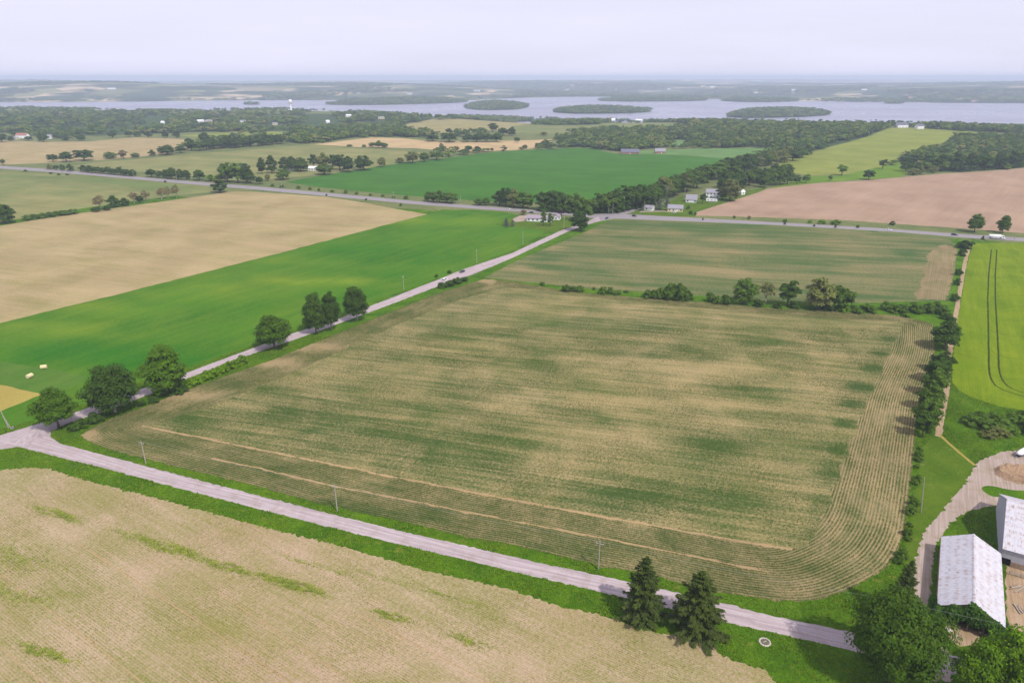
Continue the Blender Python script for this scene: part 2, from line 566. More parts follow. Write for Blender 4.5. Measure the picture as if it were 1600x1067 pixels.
def inside(X, P):
    r = np.zeros(len(X), bool)
    m = (X[:, 0] >= P[:, 0].min()) & (X[:, 0] <= P[:, 0].max()) & (X[:, 1] >= P[:, 1].min()) & (X[:, 1] <= P[:, 1].max())
    idx = np.nonzero(m)[0]
    if not len(idx): return r
    x, y = X[idx, 0], X[idx, 1]
    c = np.zeros(len(idx), bool)
    x0, y0 = P[:, 0], P[:, 1]
    x1, y1 = np.roll(x0, -1), np.roll(y0, -1)
    for i in range(len(P)):
        if y0[i] == y1[i]: continue
        cond = ((y0[i] > y) != (y1[i] > y)) & (x < (x1[i] - x0[i]) * (y - y0[i]) / (y1[i] - y0[i]) + x0[i])
        c ^= cond
    r[idx] = c
    return r

def strip(px, w, step=3.0, jit=0.1, sm=1):
    """a band of width w (metres) along a pixel polyline"""
    px = np.array(px, float)
    C = G(px[:, 0], px[:, 1])[:, :2]
    for _ in range(sm):
        Q = [C[0]]
        for a, b in zip(C[:-1], C[1:]):
            Q += [a * 0.75 + b * 0.25, a * 0.25 + b * 0.75]
        C = np.array(Q + [C[-1]])
    d = np.gradient(C, axis=0)
    d /= np.hypot(*d.T)[:, None]
    n = np.stack([-d[:, 1], d[:, 0]], 1)
    P = np.concatenate([C + n * w / 2, (C - n * w / 2)[::-1]])
    return densify(P, step, jit) if step else P

def blobs(lst, base):
    """ellipses given in photo pixels (cx, cy, rx, ry, amount), turned to ground patches"""
    E = []
    for cx, cy, rx, ry, a in lst:
        c = G1(cx, cy)[:2]
        ex = G1(cx + rx, cy + rx * 0.05)[:2] - c
        ey = G1(cx, cy - ry)[:2] - c
        Mx = np.linalg.inv(np.stack([ex, ey], 1))
        E.append((c, Mx, a))
    def f(X):
        d = np.full(len(X), base, float)
        for c, Mx, a in E:
            q = (X - c) @ Mx.T
            d += a * np.exp(-(q ** 2).sum(1))
        return d
    return f

# --- far fields first (coarse)
def hl(*a): return list(a)
region('tan_field_beyond_highway', poly([(-80, 221), (0, 220), (75, 222), (140, 221), (212, 215), (275, 217), (325, 222), (290, 232), (250, 242), (162, 250), (75, 255), (0, 258), (-80, 256)], 12, 0.5), 'tanleft', -20, 0.3)
region('olive_pasture', poly([(110, 260), (160, 253), (250, 246), (400, 233), (490, 226), (540, 230), (620, 236), (700, 241), (640, 252), (600, 262), (480, 275), (380, 284), (250, 270)], 10, 0.5), 'olive', -15, 0.55)
region('pale_stubble_field', poly([(490, 226), (540, 220), (580, 215), (625, 216), (662, 220), (740, 221), (800, 220), (862, 218), (862, 226), (820, 234), (750, 237), (700, 236), (650, 232), (560, 230)], 10, 0.5), 'straw', -10, 0.4)
region('brown_hill_field', poly([(622, 200), (640, 193), (675, 186.5), (740, 184.5), (800, 184.5), (835, 186), (830, 194), (790, 203), (720, 208), (660, 210)], 15, 0.5), 'olive', 10, 0.1)
region('pasture_by_lake', poly([(800, 197), (860, 195), (935, 195), (975, 191.5), (1020, 192), (1077, 199), (1025, 202), (950, 204), (875, 209), (800, 208)], 15, 0.5), 'olive', 0, 0.75)
region('bright_far_clearing', poly([(400, 207), (430, 206), (460, 208), (460, 216), (440, 223), (425, 214)], 15, 0.5), 'yellow', 0, 0.4)
region('small_far_clearing', poly([(280, 212), (330, 208), (392, 207), (390, 212), (330, 217)], 15, 0.5), 'yellow', 0, 0.5)
region('soy_field', poly([(445, 284.5), (510, 273), (580, 262), (675, 250), (750, 240), (800, 236), (900, 231), (925, 232), (962, 240.5), (1050, 242), (1147, 249.5), (1125, 260), (1060, 280), (1012, 300), (920, 316), (880, 318), (800, 317), (700, 311), (600, 303), (500, 293)], 8, 0.4), 'soy', -20, 0.6)
region('pale_green_strip', poly([(962, 240), (1000, 236), (1050, 234), (1130, 232), (1212, 231), (1180, 242), (1147, 249), (1050, 242)], 10, 0.4), 'soypale', -20, 0.6)
region('clearing_in_wood', poly([(1038, 222), (1060, 219), (1088, 222), (1082, 227), (1050, 229)], 12, 0.4), 'soypale', 0, 0.4)
region('grain_hill_field', poly([(1267, 275), (1200, 262), (1215, 255), (1237, 246), (1280, 235), (1312, 226), (1362, 212), (1390, 199.5), (1437, 201), (1500, 205), (1575, 210), (1590, 215), (1490, 215), (1482, 224), (1468, 232), (1430, 240), (1407, 248), (1372, 262), (1320, 273)], 8, 0.5), 'yellow', 30, 0.5)
region('green_slope', poly([(1200, 296), (1235, 284), (1267, 276), (1320, 274), (1372, 262), (1407, 249), (1420, 258), (1425, 268), (1407, 277), (1340, 281), (1275, 286)], 8, 0.4), 'green', 30, 0.3)
region('ploughed_field', poly([(1087, 337), (1090, 331), (1130, 318), (1160, 308), (1200, 295), (1275, 286.5), (1407, 277.5), (1500, 270), (1600, 262.5), (1720, 254), (1760, 374), (1600, 364.5), (1500, 357), (1325, 344.5), (1200, 340)], 5, 0.4), 'plough', 50, 0.4)
region('green_brown_field', poly([(-120, 258), (0, 269), (100, 273), (207, 283.5), (325, 289.5), (330, 300), (275, 306), (140, 324), (20, 344), (-120, 366)], 8, 0.3), 'olive', -22, blobs([(150, 283, 160, 6, .5), (60, 318, 70, 12, -.35), (250, 297, 70, 4, .3)], 0.62))
region('tan_field', poly([(-220, 392), (0, 353), (140, 331), (275, 312), (360, 299.5), (400, 300), (510, 308), (575, 318), (620, 327), (668, 335), (545, 367), (400, 405), (200, 456), (0, 505), (-220, 562)], 5, 0.35), 'tanleft', -20, 0.3)
LUSH = region('lush_green_field', poly([(668, 335.5), (690, 328), (740, 328), (790, 331.5), (808, 336), (798, 342), (781, 348), (772, 351), (790, 354), (803, 355), (855, 361), (838, 371), (800, 391), (745, 412), (632, 454), (575, 473), (450, 517), (400, 537), (292, 575), (217, 596), (137, 628), (62, 655), (0, 670), (-220, 730), (-220, 562), (0, 505.6), (200, 456.6), (400, 405.6), (545, 367.6)], 3, 0.25), 'green', 57,
       blobs([(90, 515, 90, 10, -.55), (170, 480, 80, 8, -.5), (270, 460, 70, 8, -.5), (340, 450, 60, 7, -.5), (460, 440, 60, 6, -.6), (560, 440, 50, 5, -.6), (480, 410, 120, 6, -.3), (650, 345, 60, 6, -.4), (740, 345, 60, 6, -.25), (600, 400, 100, 20, .2), (200, 560, 160, 25, .35)], 0.72))
region('mown_grass_plot', poly([(-220, 545), (0, 565), (87, 577), (137, 588), (110, 606), (70, 618), (0, 601), (-220, 560)], 3, 0.3), 'mown', 60, 0.45)
region('hay_stubble_plot', poly([(-220, 560), (0, 601), (66, 616), (0, 643), (-220, 700)], 3, 0.3), 'hay', 60, 0.45)
# --- the two crop fields in the middle
MAIN_PX = [(125, 680), (150, 696), (175, 703), (225, 716), (275, 729), (400, 759), (500, 787), (617, 812), (737, 841), (800, 850), (925, 881), (987, 892), (1130, 926), (1200, 936), (1245, 940), (1287, 935), (1325, 922), (1375, 895), (1397, 870), (1412, 837), (1417, 800), (1423, 750), (1428, 700), (1431, 670), (1436, 625), (1448, 590), (1461, 550), (1458, 507), (1445, 502), (1400, 493), (1330, 488), (1200, 481), (1075, 470), (1000, 465), (900, 457), (837, 446), (800, 440), (757, 436), (725, 446), (687, 457), (607, 489), (527, 521), (427, 562), (400, 571), (300, 606), (270, 618), (225, 636), (175, 653), (150, 665)]
MAINP = poly(MAIN_PX, 1.2, 0.25)
saw = []
for i in range(10):
    f = i / 9
    x, y = 1284 + (1408 - 1284) * f, 805 + (507 - 805) * f
    y = 805 * (507 / 805) ** f
    saw += [(x - 1 + 4 * f, y), (x + 17 - 9 * f, y - 14 * (1 - f) - 4)]
INTP = poly([(225, 666), (400, 701), (600, 742), (800, 781), (907, 801), (1050, 826), (1200, 853), (1240, 858), (1262, 850), (1276, 832)] + saw + [(1330, 499), (1200, 491), (1000, 473), (840, 453), (790, 449), (720, 468), (620, 508), (540, 545), (440, 590), (330, 634), (262, 655)], 2.0, 0.1)
MAINB = smooth_closed(poly(MAIN_PX, 0), 2)
region('crop_field_headland', MAINP, 'head', 0, blobs([(1380, 620, 60, 100, -.22), (1350, 780, 60, 80, -.12), (285, 617, 60, 9, -.7), (415, 566, 50, 7, -.8), (480, 540, 50, 7, -.8), (360, 600, 40, 6, .45), (560, 515, 60, 6, .35), (620, 490, 40, 5, .3), (250, 650, 50, 8, .35), (140, 680, 16, 8, -1.2), (540, 795, 130, 12, .6), (700, 815, 140, 10, .35), (400, 735, 150, 14, .35), (900, 850, 200, 14, .25), (760, 438, 14, 4, -1.2), (1280, 890, 40, 10, .3), (700, 455, 50, 6, .25), (250, 690, 60, 12, .3), (1400, 850, 10, 60, -.3)], 0.5), rowfn='border')
region('crop_field', INTP, 'main', -15, blobs([
    (640, 690, 220, 26, .30), (480, 650, 130, 24, .28), (300, 655, 80, 14, .22), (1120, 700, 55, 16, .5), (1000, 770, 120, 22, .38), (1160, 780, 60, 20, .25), (820, 790, 70, 10, -.15),
    (1085, 575, 110, 10, -.5), (960, 585, 150, 14, -.25), (960, 680, 110, 22, -.38), (860, 720, 70, 18, -.25), (640, 580, 130, 12, -.22), (900, 620, 130, 12, -.25), (1060, 630, 120, 8, -.25), (1250, 620, 70, 40, -.2), (1230, 740, 60, 50, -.12),
    (850, 505, 260, 12, .2), (700, 560, 120, 10, .22), (830, 570, 80, 8, .25), (1000, 550, 120, 6, .2), (1200, 520, 140, 10, -.05), (1290, 520, 80, 10, .12), (1310, 600, 40, 8, .3), (1345, 605, 24, 6, .9), (1330, 632, 22, 7, .9), (1320, 662, 16, 8, .9), (1309, 702, 14, 9, .9), (1297, 740, 14, 9, .9), (1284, 785, 12, 10, .9), (1364, 575, 16, 4, .9), (1376, 552, 16, 4, .8), (1388, 530, 16, 4, .7), (1270, 835, 14, 8, .6), (1180, 610, 60, 6, .3), (560, 610, 120, 12, .15), (1050, 495, 160, 5, -.25)], 0.42))
UPP = poly([(757, 434), (800, 411), (850, 389), (900, 369), (950, 345.5), (975, 342.5), (1050, 346), (1200, 352.5), (1325, 360), (1432, 368), (1485, 375), (1496, 388), (1491, 425), (1481, 470), (1425, 471), (1330, 474), (1200, 470), (1080, 461), (1000, 456), (900, 450), (848, 443), (800, 438.5)], 3.0, 0.2)
region('upper_crop_field', UPP, 'upper', -14, blobs([(1100, 355, 260, 8, .35), (900, 372, 60, 8, .1), (1000, 405, 160, 8, .1), (1120, 425, 120, 6, -.35), (870, 400, 60, 6, .2), (860, 440, 80, 6, -.15), (1350, 400, 120, 10, .15), (1300, 440, 120, 8, -.1), (1420, 395, 14, 6, .4), (1360, 460, 60, 5, .25), (920, 362, 14, 3, -.7), (868, 388, 8, 3, -.8), (828, 403, 8, 2.5, -.8), (808, 414, 8, 2.5, -.8)], 0.5))
region('bare_end_rows', poly([(1466, 385), (1478, 382), (1495, 389), (1490, 425), (1480, 469), (1432, 468), (1428, 458), (1440, 450), (1436, 440), (1446, 430), (1442, 420), (1450, 408), (1447, 400)], 1.2, 0.6), 'bare', 58, 0.5)
for nm, L, w in (('tyre_track', [(222, 665.5), (400, 701), (600, 742), (800, 781), (907, 801), (1050, 826), (1200, 853), (1238, 858)], 0.95),
                 ('tyre_track', [(330, 716), (400, 730), (500, 755), (650, 784), (800, 813), (975, 847), (1200, 893)], 0.75),
                 ):
    region(nm, strip(L, w, 2.0, 0.18), 'track', -20, 0.35)
# --- foreground field and the grain field on the right
FRONTP = poly([(-260, 715), (0, 735), (20, 732), (50, 731), (77, 732), (112, 744), (175, 761), (250, 780), (400, 820), (525, 851), (650, 887), (800, 922), (875, 947), (960, 966), (1010, 985), (1060, 994), (1110, 1000), (1122, 1020), (1160, 1035), (1200, 1050), (1225, 1085), (1250, 1250), (-500, 1250), (-500, 740)], 0.65, 0.3)
ANG_F = px_dir((130, 855), (400, 1030))
region('foreground_field', FRONTP, 'front', ANG_F, blobs([(90, 805, 26, 5, .6), (268, 857, 34, 6, 1.0), (355, 886, 28, 5, .7), (465, 916, 28, 5, .9), (70, 1020, 26, 5, .5), (610, 962, 24, 5, .6), (420, 905, 20, 4, .5), (310, 985, 60, 10, .2), (60, 880, 90, 30, .3), (170, 880, 90, 20, -.3), (300, 890, 100, 14, -.5), (380, 930, 60, 10, -.4), (760, 1040, 140, 20, -.4), (520, 945, 90, 14, -.3), (560, 870, 120, 14, -.1), (250, 960, 160, 40, .14), (900, 980, 90, 16, .2), (160, 770, 80, 8, .1), (1000, 1040, 90, 16, .1)], 0.34))
for L, w in (([(120, 848), (260, 938), (400, 1030), (470, 1075)], 0.34), ([(340, 925), (450, 998), (570, 1078)], 0.28), ([(0, 898), (120, 985), (230, 1072)], 0.28), ([(560, 960), (700, 1032), (800, 1085)], 0.26), ([(0, 1010), (70, 1070)], 0.25)):
    region('tyre_track', strip(L, w, 1.5, 0.05), 'track', ANG_F, 0.2)
GRAINP = poly([(1520, 380), (1511, 415), (1502, 470), (1496, 500), (1488, 570), (1488, 597), (1500, 611), (1525, 623), (1562, 635), (1600, 641), (1760, 668), (1760, 394), (1600, 379.5)], 2.0, 0.2)
region('bright_grain_field', GRAINP, 'barley', 60, 0.6)
for L, w in (([(1549, 390), (1543, 445), (1545, 540), (1545, 575), (1548, 592), (1558, 606), (1600, 620), (1700, 640)], 0.75), ([(1557.5, 390), (1554, 445), (1560, 545), (1560.5, 578), (1566, 594), (1576, 605), (1600, 614), (1700, 632)], 0.75)):
    region('tramline', strip(L, w, 2.5, 0.06), 'tram', 0, 0.5)
for L in ([(1546, 545), (1560, 556), (1590, 561), (1660, 563)], [(1546, 515), (1556, 520), (1580, 525), (1660, 529)], [(1545, 465), (1570, 461), (1610, 462)], [(1547, 418), (1565, 424), (1620, 428)], [(1562, 500), (1600, 502)], [(1500, 553), (1520, 559)], [(1558, 595), (1575, 592), (1640, 591)], [(1562, 482), (1580, 479), (1620, 479)]):
    region('tramline', strip(L, 0.22, 4, 0.04), 'tram', 0, 0.5)
# --- farm lane, yard, lawn
region('mown_lawn', poly([(1424, 800), (1432, 760), (1440, 700), (1452, 686), (1470, 682), (1500, 708), (1523, 726), (1508, 752), (1490, 776), (1468, 802), (1448, 826), (1430, 870), (1426, 895), (1418, 900), (1416, 850)], 1.5, 0.2), LAWN)
region('farm_lane', strip([(1519, 378), (1511, 395), (1505, 425), (1500, 455), (1492, 500), (1487, 535), (1481, 565), (1480, 600), (1475, 632), (1470, 657), (1466, 682)], 2.2, 2, 0.15), DIRT, 60)
region('worn_path', strip([(1467, 678), (1490, 699), (1508, 714), (1524, 727)], 1.1, 1.2, 0.1), 'hay', -45, 0.3)
YP = poly([(1422, 962), (1425, 930), (1427, 895), (1434, 857), (1446, 826), (1470, 800), (1495, 771), (1512, 748), (1525, 724), (1562, 706), (1590, 704), (1700, 700), (1760, 790), (1640, 800), (1552, 790), (1512, 798), (1487, 815), (1477, 828), (1462, 852), (1455, 900), (1450, 962), (1462, 1000), (1486, 1020), (1490, 1062), (1440, 1062), (1445, 1020)], 0.9, 0.32)
region('gravel_driveway', YP, YARD, 60)
region('grassy_patch', poly([(1530, 762), (1545, 757), (1580, 766), (1610, 766), (1660, 776), (1640, 786), (1590, 784), (1566, 776), (1548, 776)], 0.9, 0.45, 2), GRASS)
region('barnyard', poly([(1571, 880), (1600, 885), (1700, 880), (1700, 990), (1580, 988), (1572, 960)], 1.5, 0.2), DIRT, 60)
region('barn_apron', poly([(1478, 985), (1482, 970), (1530, 985), (1528, 1008), (1500, 1010), (1484, 1000)], 1.5, 0.2), DIRT, 60)
# --- roads last
region('house_lot', poly([(809, 336), (835, 337), (878, 338), (885, 345), (895, 352), (885, 360), (858, 362), (803, 354), (782, 350), (797, 342)], 3, 0.1), LAWN)
region('house_driveway', poly([(800, 343), (812, 337), (826, 336), (826, 345), (806, 347)], 3, 0.1), YARD, 0)
region('farmhouse_lot', poly([(985, 334), (1005, 326), (1040, 318), (1070, 305), (1100, 312), (1160, 300), (1200, 292), (1195, 297), (1150, 312), (1088, 332), (1086, 339), (1040, 338)], 3, 0.1), LAWN)
region('farmhouse_driveway', strip([(1000, 331), (1030, 330), (1055, 331)], 5, 3, 0.2), YARD, -20)
region('highway', poly([(-250, 242), (0, 259.5), (100, 266.2), (207, 275.8), (400, 291.3), (500, 300.6), (650, 314.6), (800, 325.6), (892, 333), (930, 335), (962, 332), (985, 328.5), (992, 330), (978, 335), (1087, 340.8), (1200, 346.8), (1375, 356.6), (1500, 365.6), (1600, 371.8), (1780, 383), (1780, 390), (1600, 377.2), (1500, 371), (1400, 362.6), (1200, 351.2), (1050, 345), (960, 341.5), (938, 346), (925, 349), (930, 341), (900, 337.6), (800, 330.2), (650, 319.6), (500, 305.6), (400, 296.4), (207, 279.8), (0, 263.6), (-250, 247)], 4, 0.08), ASPHALT, -18)
region('back_road', strip([(975, 332), (992, 327), (1012, 320), (1030, 314)], 6, 4, 0.1), ASPHALT, 50)
region('side_road', poly([(-300, 745), (-300, 790), (0, 702), (30, 698), (100, 716), (175, 734), (250, 755), (300, 768), (400, 794), (550, 832), (675, 862), (800, 892), (925, 921), (1060, 954), (1132, 971), (1200, 986), (1315, 1012), (1500, 1056), (1800, 1130), (1800, 1100), (1500, 1026), (1330, 987), (1200, 960), (1135, 943), (975, 907), (800, 869), (625, 829), (510, 801), (400, 773), (300, 747), (225, 727), (125, 701), (92, 692), (80, 684), (79, 675), (100, 664), (125, 655), (155, 645), (232, 617), (315, 582.5), (400, 551), (460, 531), (575, 489), (685, 447), (737, 429.5), (800, 403.5), (887, 362), (915, 352), (938, 345), (935, 338), (920, 345), (875, 361), (800, 395.5), (725, 420.5), (687, 436), (580, 477.5), (525, 500), (460, 520), (400, 542), (295, 581), (217, 609), (140, 636), (115, 645), (62, 661), (0, 680)], 1.1, 0.13), GRAVEL, -21, 0.5, 'road')

# --- wood floors (dark ground under trees)
WOODS = {}
def wood(name, px, spacing, **k):
    P = poly(px, 0)
    WOODS[name] = (P, spacing, k)
    return P

wood('left', [(-250, 172), (0, 173), (120, 175), (250, 177), (330, 178.5), (430, 178.5), (520, 178), (640, 182), (700, 186), (690, 190), (640, 192), (610, 200), (560, 200), (470, 205), (400, 205), (300, 207), (150, 213), (0, 208), (-250, 206)], 17, mask=0.46)
wood('left_lower', [(440, 222), (460, 207), (560, 199), (610, 199), (640, 206), (670, 211), (664, 216), (620, 214), (570, 213.5), (520, 220), (470, 225)], 11, mask=0.2)
wood('center_shore', [(690, 187), (720, 182.5), (835, 186), (880, 189), (960, 190), (1080, 191), (1160, 193), (1160, 197), (1080, 198), (1020, 191.5), (960, 191), (935, 195), (850, 196), (835, 190)], 14, mask=0.3)
wood('center', [(868, 231), (880, 222), (895, 208), (950, 205), (1030, 203), (1080, 200), (1150, 197), (1200, 199), (1215, 228), (1150, 231), (1090, 230), (1090, 222), (1060, 218), (1038, 222), (1036, 231), (1010, 233), (960, 236), (925, 231), (900, 230)], 11, mask=0.2)
wood('right', [(1150, 193), (1260, 196.5), (1390, 197), (1388, 200), (1360, 212), (1310, 226), (1270, 236), (1235, 245), (1214, 250), (1205, 225), (1195, 200)], 12, mask=0.3)
wood('right_shore', [(1390, 197), (1440, 198), (1600, 201), (1760, 202), (1760, 212), (1600, 210), (1500, 204.5), (1437, 199.8)], 13, mask=0.3)
wood('right_lower', [(1409, 249), (1432, 240.5), (1470, 233), (1485, 224), (1492, 216.5), (1592, 216), (1600, 211), (1760, 212), (1760, 250), (1600, 262), (1500, 269), (1427, 269), (1420, 258)], 10, mask=0.12)
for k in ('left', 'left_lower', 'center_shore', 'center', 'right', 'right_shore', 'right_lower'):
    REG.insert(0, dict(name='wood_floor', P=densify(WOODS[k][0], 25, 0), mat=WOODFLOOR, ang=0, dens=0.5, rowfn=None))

# --- triangulate everything together
def grid(x0, x1, y0, y1, s, j=0.25):
    X, Y = np.meshgrid(np.arange(x0, x1, s), np.arange(y0, y1, s))
    p = np.stack([X.ravel(), Y.ravel()], 1)
    return p + rng.uniform(-j * s, j * s, p.shape)
pts = []
g0 = grid(-260, 320, 70, 480, 4.0)
m0 = inside(g0, MAINP)
pts.append(g0[m0])
g1 = grid(-460, 480, 20, 700, 12)
m1 = inside(g1, MAINP)
pts.append(g1[~m1])
g2 = grid(-1500, 1700, -100, 1900, 40)
pts.append(g2[~((np.abs(g2[:, 0] - 10) < 470) & (g2[:, 1] > 20) & (g2[:, 1] < 700))])
g3 = grid(-4200, 4400, -600, 4200, 120)
pts.append(g3[~((g3[:, 0] > -1500) & (g3[:, 0] < 1700) & (g3[:, 1] > -100) & (g3[:, 1] < 1900))])
g4 = grid(-11000, 11000, 4200, 13000, 330)
pts.append(g4)
g5 = grid(-20000, 20000, -2000, 20000, 2000)
pts.append(g5[~((np.abs(g5[:, 0]) < 11000) & (g5[:, 1] < 13000) & (g5[:, 1] > -600))])
pts.append(np.array([(-21000, -3000), (21000, -3000), (21000, 21000), (-21000, 21000)], float))
allp = [np.concatenate(pts)]
edges = []
nb = len(allp[0])
for r in REG:
    k = len(r['P'])
    allp.append(r['P'])
    edges += [(nb + i, nb + (i + 1) % k) for i in range(k)]
    nb += k
VP = np.concatenate(allp)
res = delaunay_2d_cdt([Vector((float(a), float(b))) for a, b in VP], edges, [], 0, 0.02)
V2 = np.array([(v.x, v.y) for v in res[0]])
T = np.array([f for f in res[2] if len(f) == 3], dtype=np.int64)
cen = V2[T].mean(1)
rid = np.full(len(T), -1)
for i, r in enumerate(REG):
    rid[inside(cen, r['P'])] = i
VZ = terrain(V2[:, 0], V2[:, 1])
V3 = np.column_stack([V2, VZ])
# make sure triangles face up
def area2(t): 
    a, b, c = V2[t[:, 0]], V2[t[:, 1]], V2[t[:, 2]]
    return (b[:, 0] - a[:, 0]) * (c[:, 1] - a[:, 1]) - (b[:, 1] - a[:, 1]) * (c[:, 0] - a[:, 0])
fl = area2(T) < 0
T[fl] = T[fl][:, ::-1]

ROADA = np.array([G1(*p)[:2] for p in [(30, 688), (100, 705), (225, 741), (400, 783), (800, 881), (1200, 973), (1500, 1041), (1800, 1115)]])
ROADB = np.array([G1(*p)[:2] for p in [(-300, 765), (0, 690), (80, 662), (140, 641), (400, 547), (580, 483), (800, 399), (935, 341)]])
def road_coords(X):
    best = np.full(len(X), 1e9); row = np.zeros(len(X)); al = np.zeros(len(X))
    for L in (ROADA, ROADB):
        s = 0.0
        for a, b in zip(L[:-1], L[1:]):
            ab = b - a; ln = math.hypot(*ab); u = ab / ln
            t = np.clip((X - a) @ u, 0, ln)
            q = a + t[:, None] * u
            d = np.hypot(*(X - q).T)
            side = (X - a) @ np.array([-u[1], u[0]])
            mm = d < best
            best[mm] = d[mm]; row[mm] = side[mm]; al[mm] = s + t[mm]
            s += ln
    return row, al

def emit(name, sel, mat, ang=0.0, dens=0.5, rowfn=None):
    t = T[sel]
    if not len(t): return None
    u, inv = np.unique(t, return_inverse=True)
    X = V2[u]
    a = R(ang)
    row = -X[:, 0] * math.sin(a) + X[:, 1] * math.cos(a)
    al = X[:, 0] * math.cos(a) + X[:, 1] * math.sin(a)
    if rowfn == 'border':
        row = seg_dist(X, MAINB)
        c = X - np.array([20.0, 270.0])
        al = np.arctan2(c[:, 1], c[:, 0]) * 150
    elif rowfn == 'road':
        row, al = road_coords(X)
    dv = dens(X) if callable(dens) else np.full(len(X), dens)
    me = np_mesh(name, V3[u], inv.reshape(-1, 3), mat if not isinstance(mat, str) else M[mat], True, dict(row=row, along=al, dens=dv))
    return link(name, me)

GLAB = {
 'tan_field_beyond_highway': 'pale tan field on the far left beyond the highway', 'olive_pasture': 'olive pasture between the highway tree row and the far hedgerow',
 'pale_stubble_field': 'light straw coloured stubble strip above the soy field', 'brown_hill_field': 'brown sloping field near the lake shore woods',
 'pasture_by_lake': 'flat green pasture below the lakeshore trees', 'soy_field': 'wide even green soy field beyond the highway'}
def ground_obj(i, r):
    o = emit(r['name'], rid == i, r['mat'], r['ang'], r['dens'], r['rowfn'])
    if o: tag(o, kind='structure')
    return o
for i, r in enumerate(REG):
    ground_obj(i, r)
base_sel = rid < 0
sh_n, sh_f = shore_near(cen[:, 0]), shore_far(cen[:, 0])
far_sel = base_sel & (cen[:, 1] > sh_n + 200)
mid_sel = base_sel & ~far_sel & ((cen[:, 1] > 640 - 0.30 * cen[:, 0]) | (np.abs(cen[:, 0]) > 700) | (cen[:, 1] < -50))
near_sel = base_sel & ~far_sel & ~mid_sel
tag(emit('ground', near_sel, GRASS), kind='structure')
tag(emit('meadow_ground', mid_sel, MEADOW), kind='structure')
tag(emit('far_shore_land', far_sel, FARLAND), kind='structure')

# lake
def lake_mat():
    t = NT('lake_water')
    t.base((0.20, 0.19, 0.25))
    t.b.inputs['Roughness'].default_value = 0.3
    t.b.inputs['Specular IOR Level'].default_value = 0.5
    p = t.pos()
    n = t.noise(p, 0.08, 3, 0.6)
    n2 = t.noise(p, 0.002, 3, 0.5)
    t.con(t.rng(n2, 0.35, 0.65, 0.22, 0.4), t.b.inputs['Roughness'])
    t.bump(n, 0.25, 1.0)
    return t.m
lx = np.linspace(-9000, 9000, 13)
lv = [(x, max(600, shore_near(x) - 500), LAKE_Z) for x in lx] + [(x, shore_far(x) + 500, LAKE_Z) for x in lx]
lake = link('lake', np_mesh('lake', lv, np.array([(i, i + 1, 14 + i, 13 + i) for i in range(12)]), lake_mat()))
tag(lake, kind='structure')

# ------------------------------------------------------------------ trees: prototypes (kept out of the scene, copied into it)
def quads(C, N, size, rg, stretch=1.0):
    """one leaf-spray quad at each centre C with normal about N"""
    n = len(C)
    N = N / (np.linalg.norm(N, axis=1, keepdims=True) + 1e-9)
    r = rg.normal(size=(n, 3))
    A = np.cross(N, r)
    A /= np.linalg.norm(A, axis=1, keepdims=True) + 1e-9
    B = np.cross(N, A)
    s = size * rg.uniform(0.6, 1.35, n)[:, None]
    a, b = A * s * stretch, B * s / stretch
    k = rg.uniform(0.25, 0.6, (n, 1))
    V = np.stack([C - a, C - b * 0.8 + a * (k - 0.4), C + a, C + b * 0.8 + a * (0.4 - k)], 1).reshape(-1, 3)
    return V, np.arange(4 * n).reshape(-1, 4)

ICO = None
def ico(sub=2):
    bm = bmesh.new()
    bmesh.ops.create_icosphere(bm, subdivisions=sub, radius=1.0)
    V = np.array([v.co[:] for v in bm.verts])
    F = np.array([[v.index for v in f.verts] for f in bm.faces])
    bm.free()
    return V, F

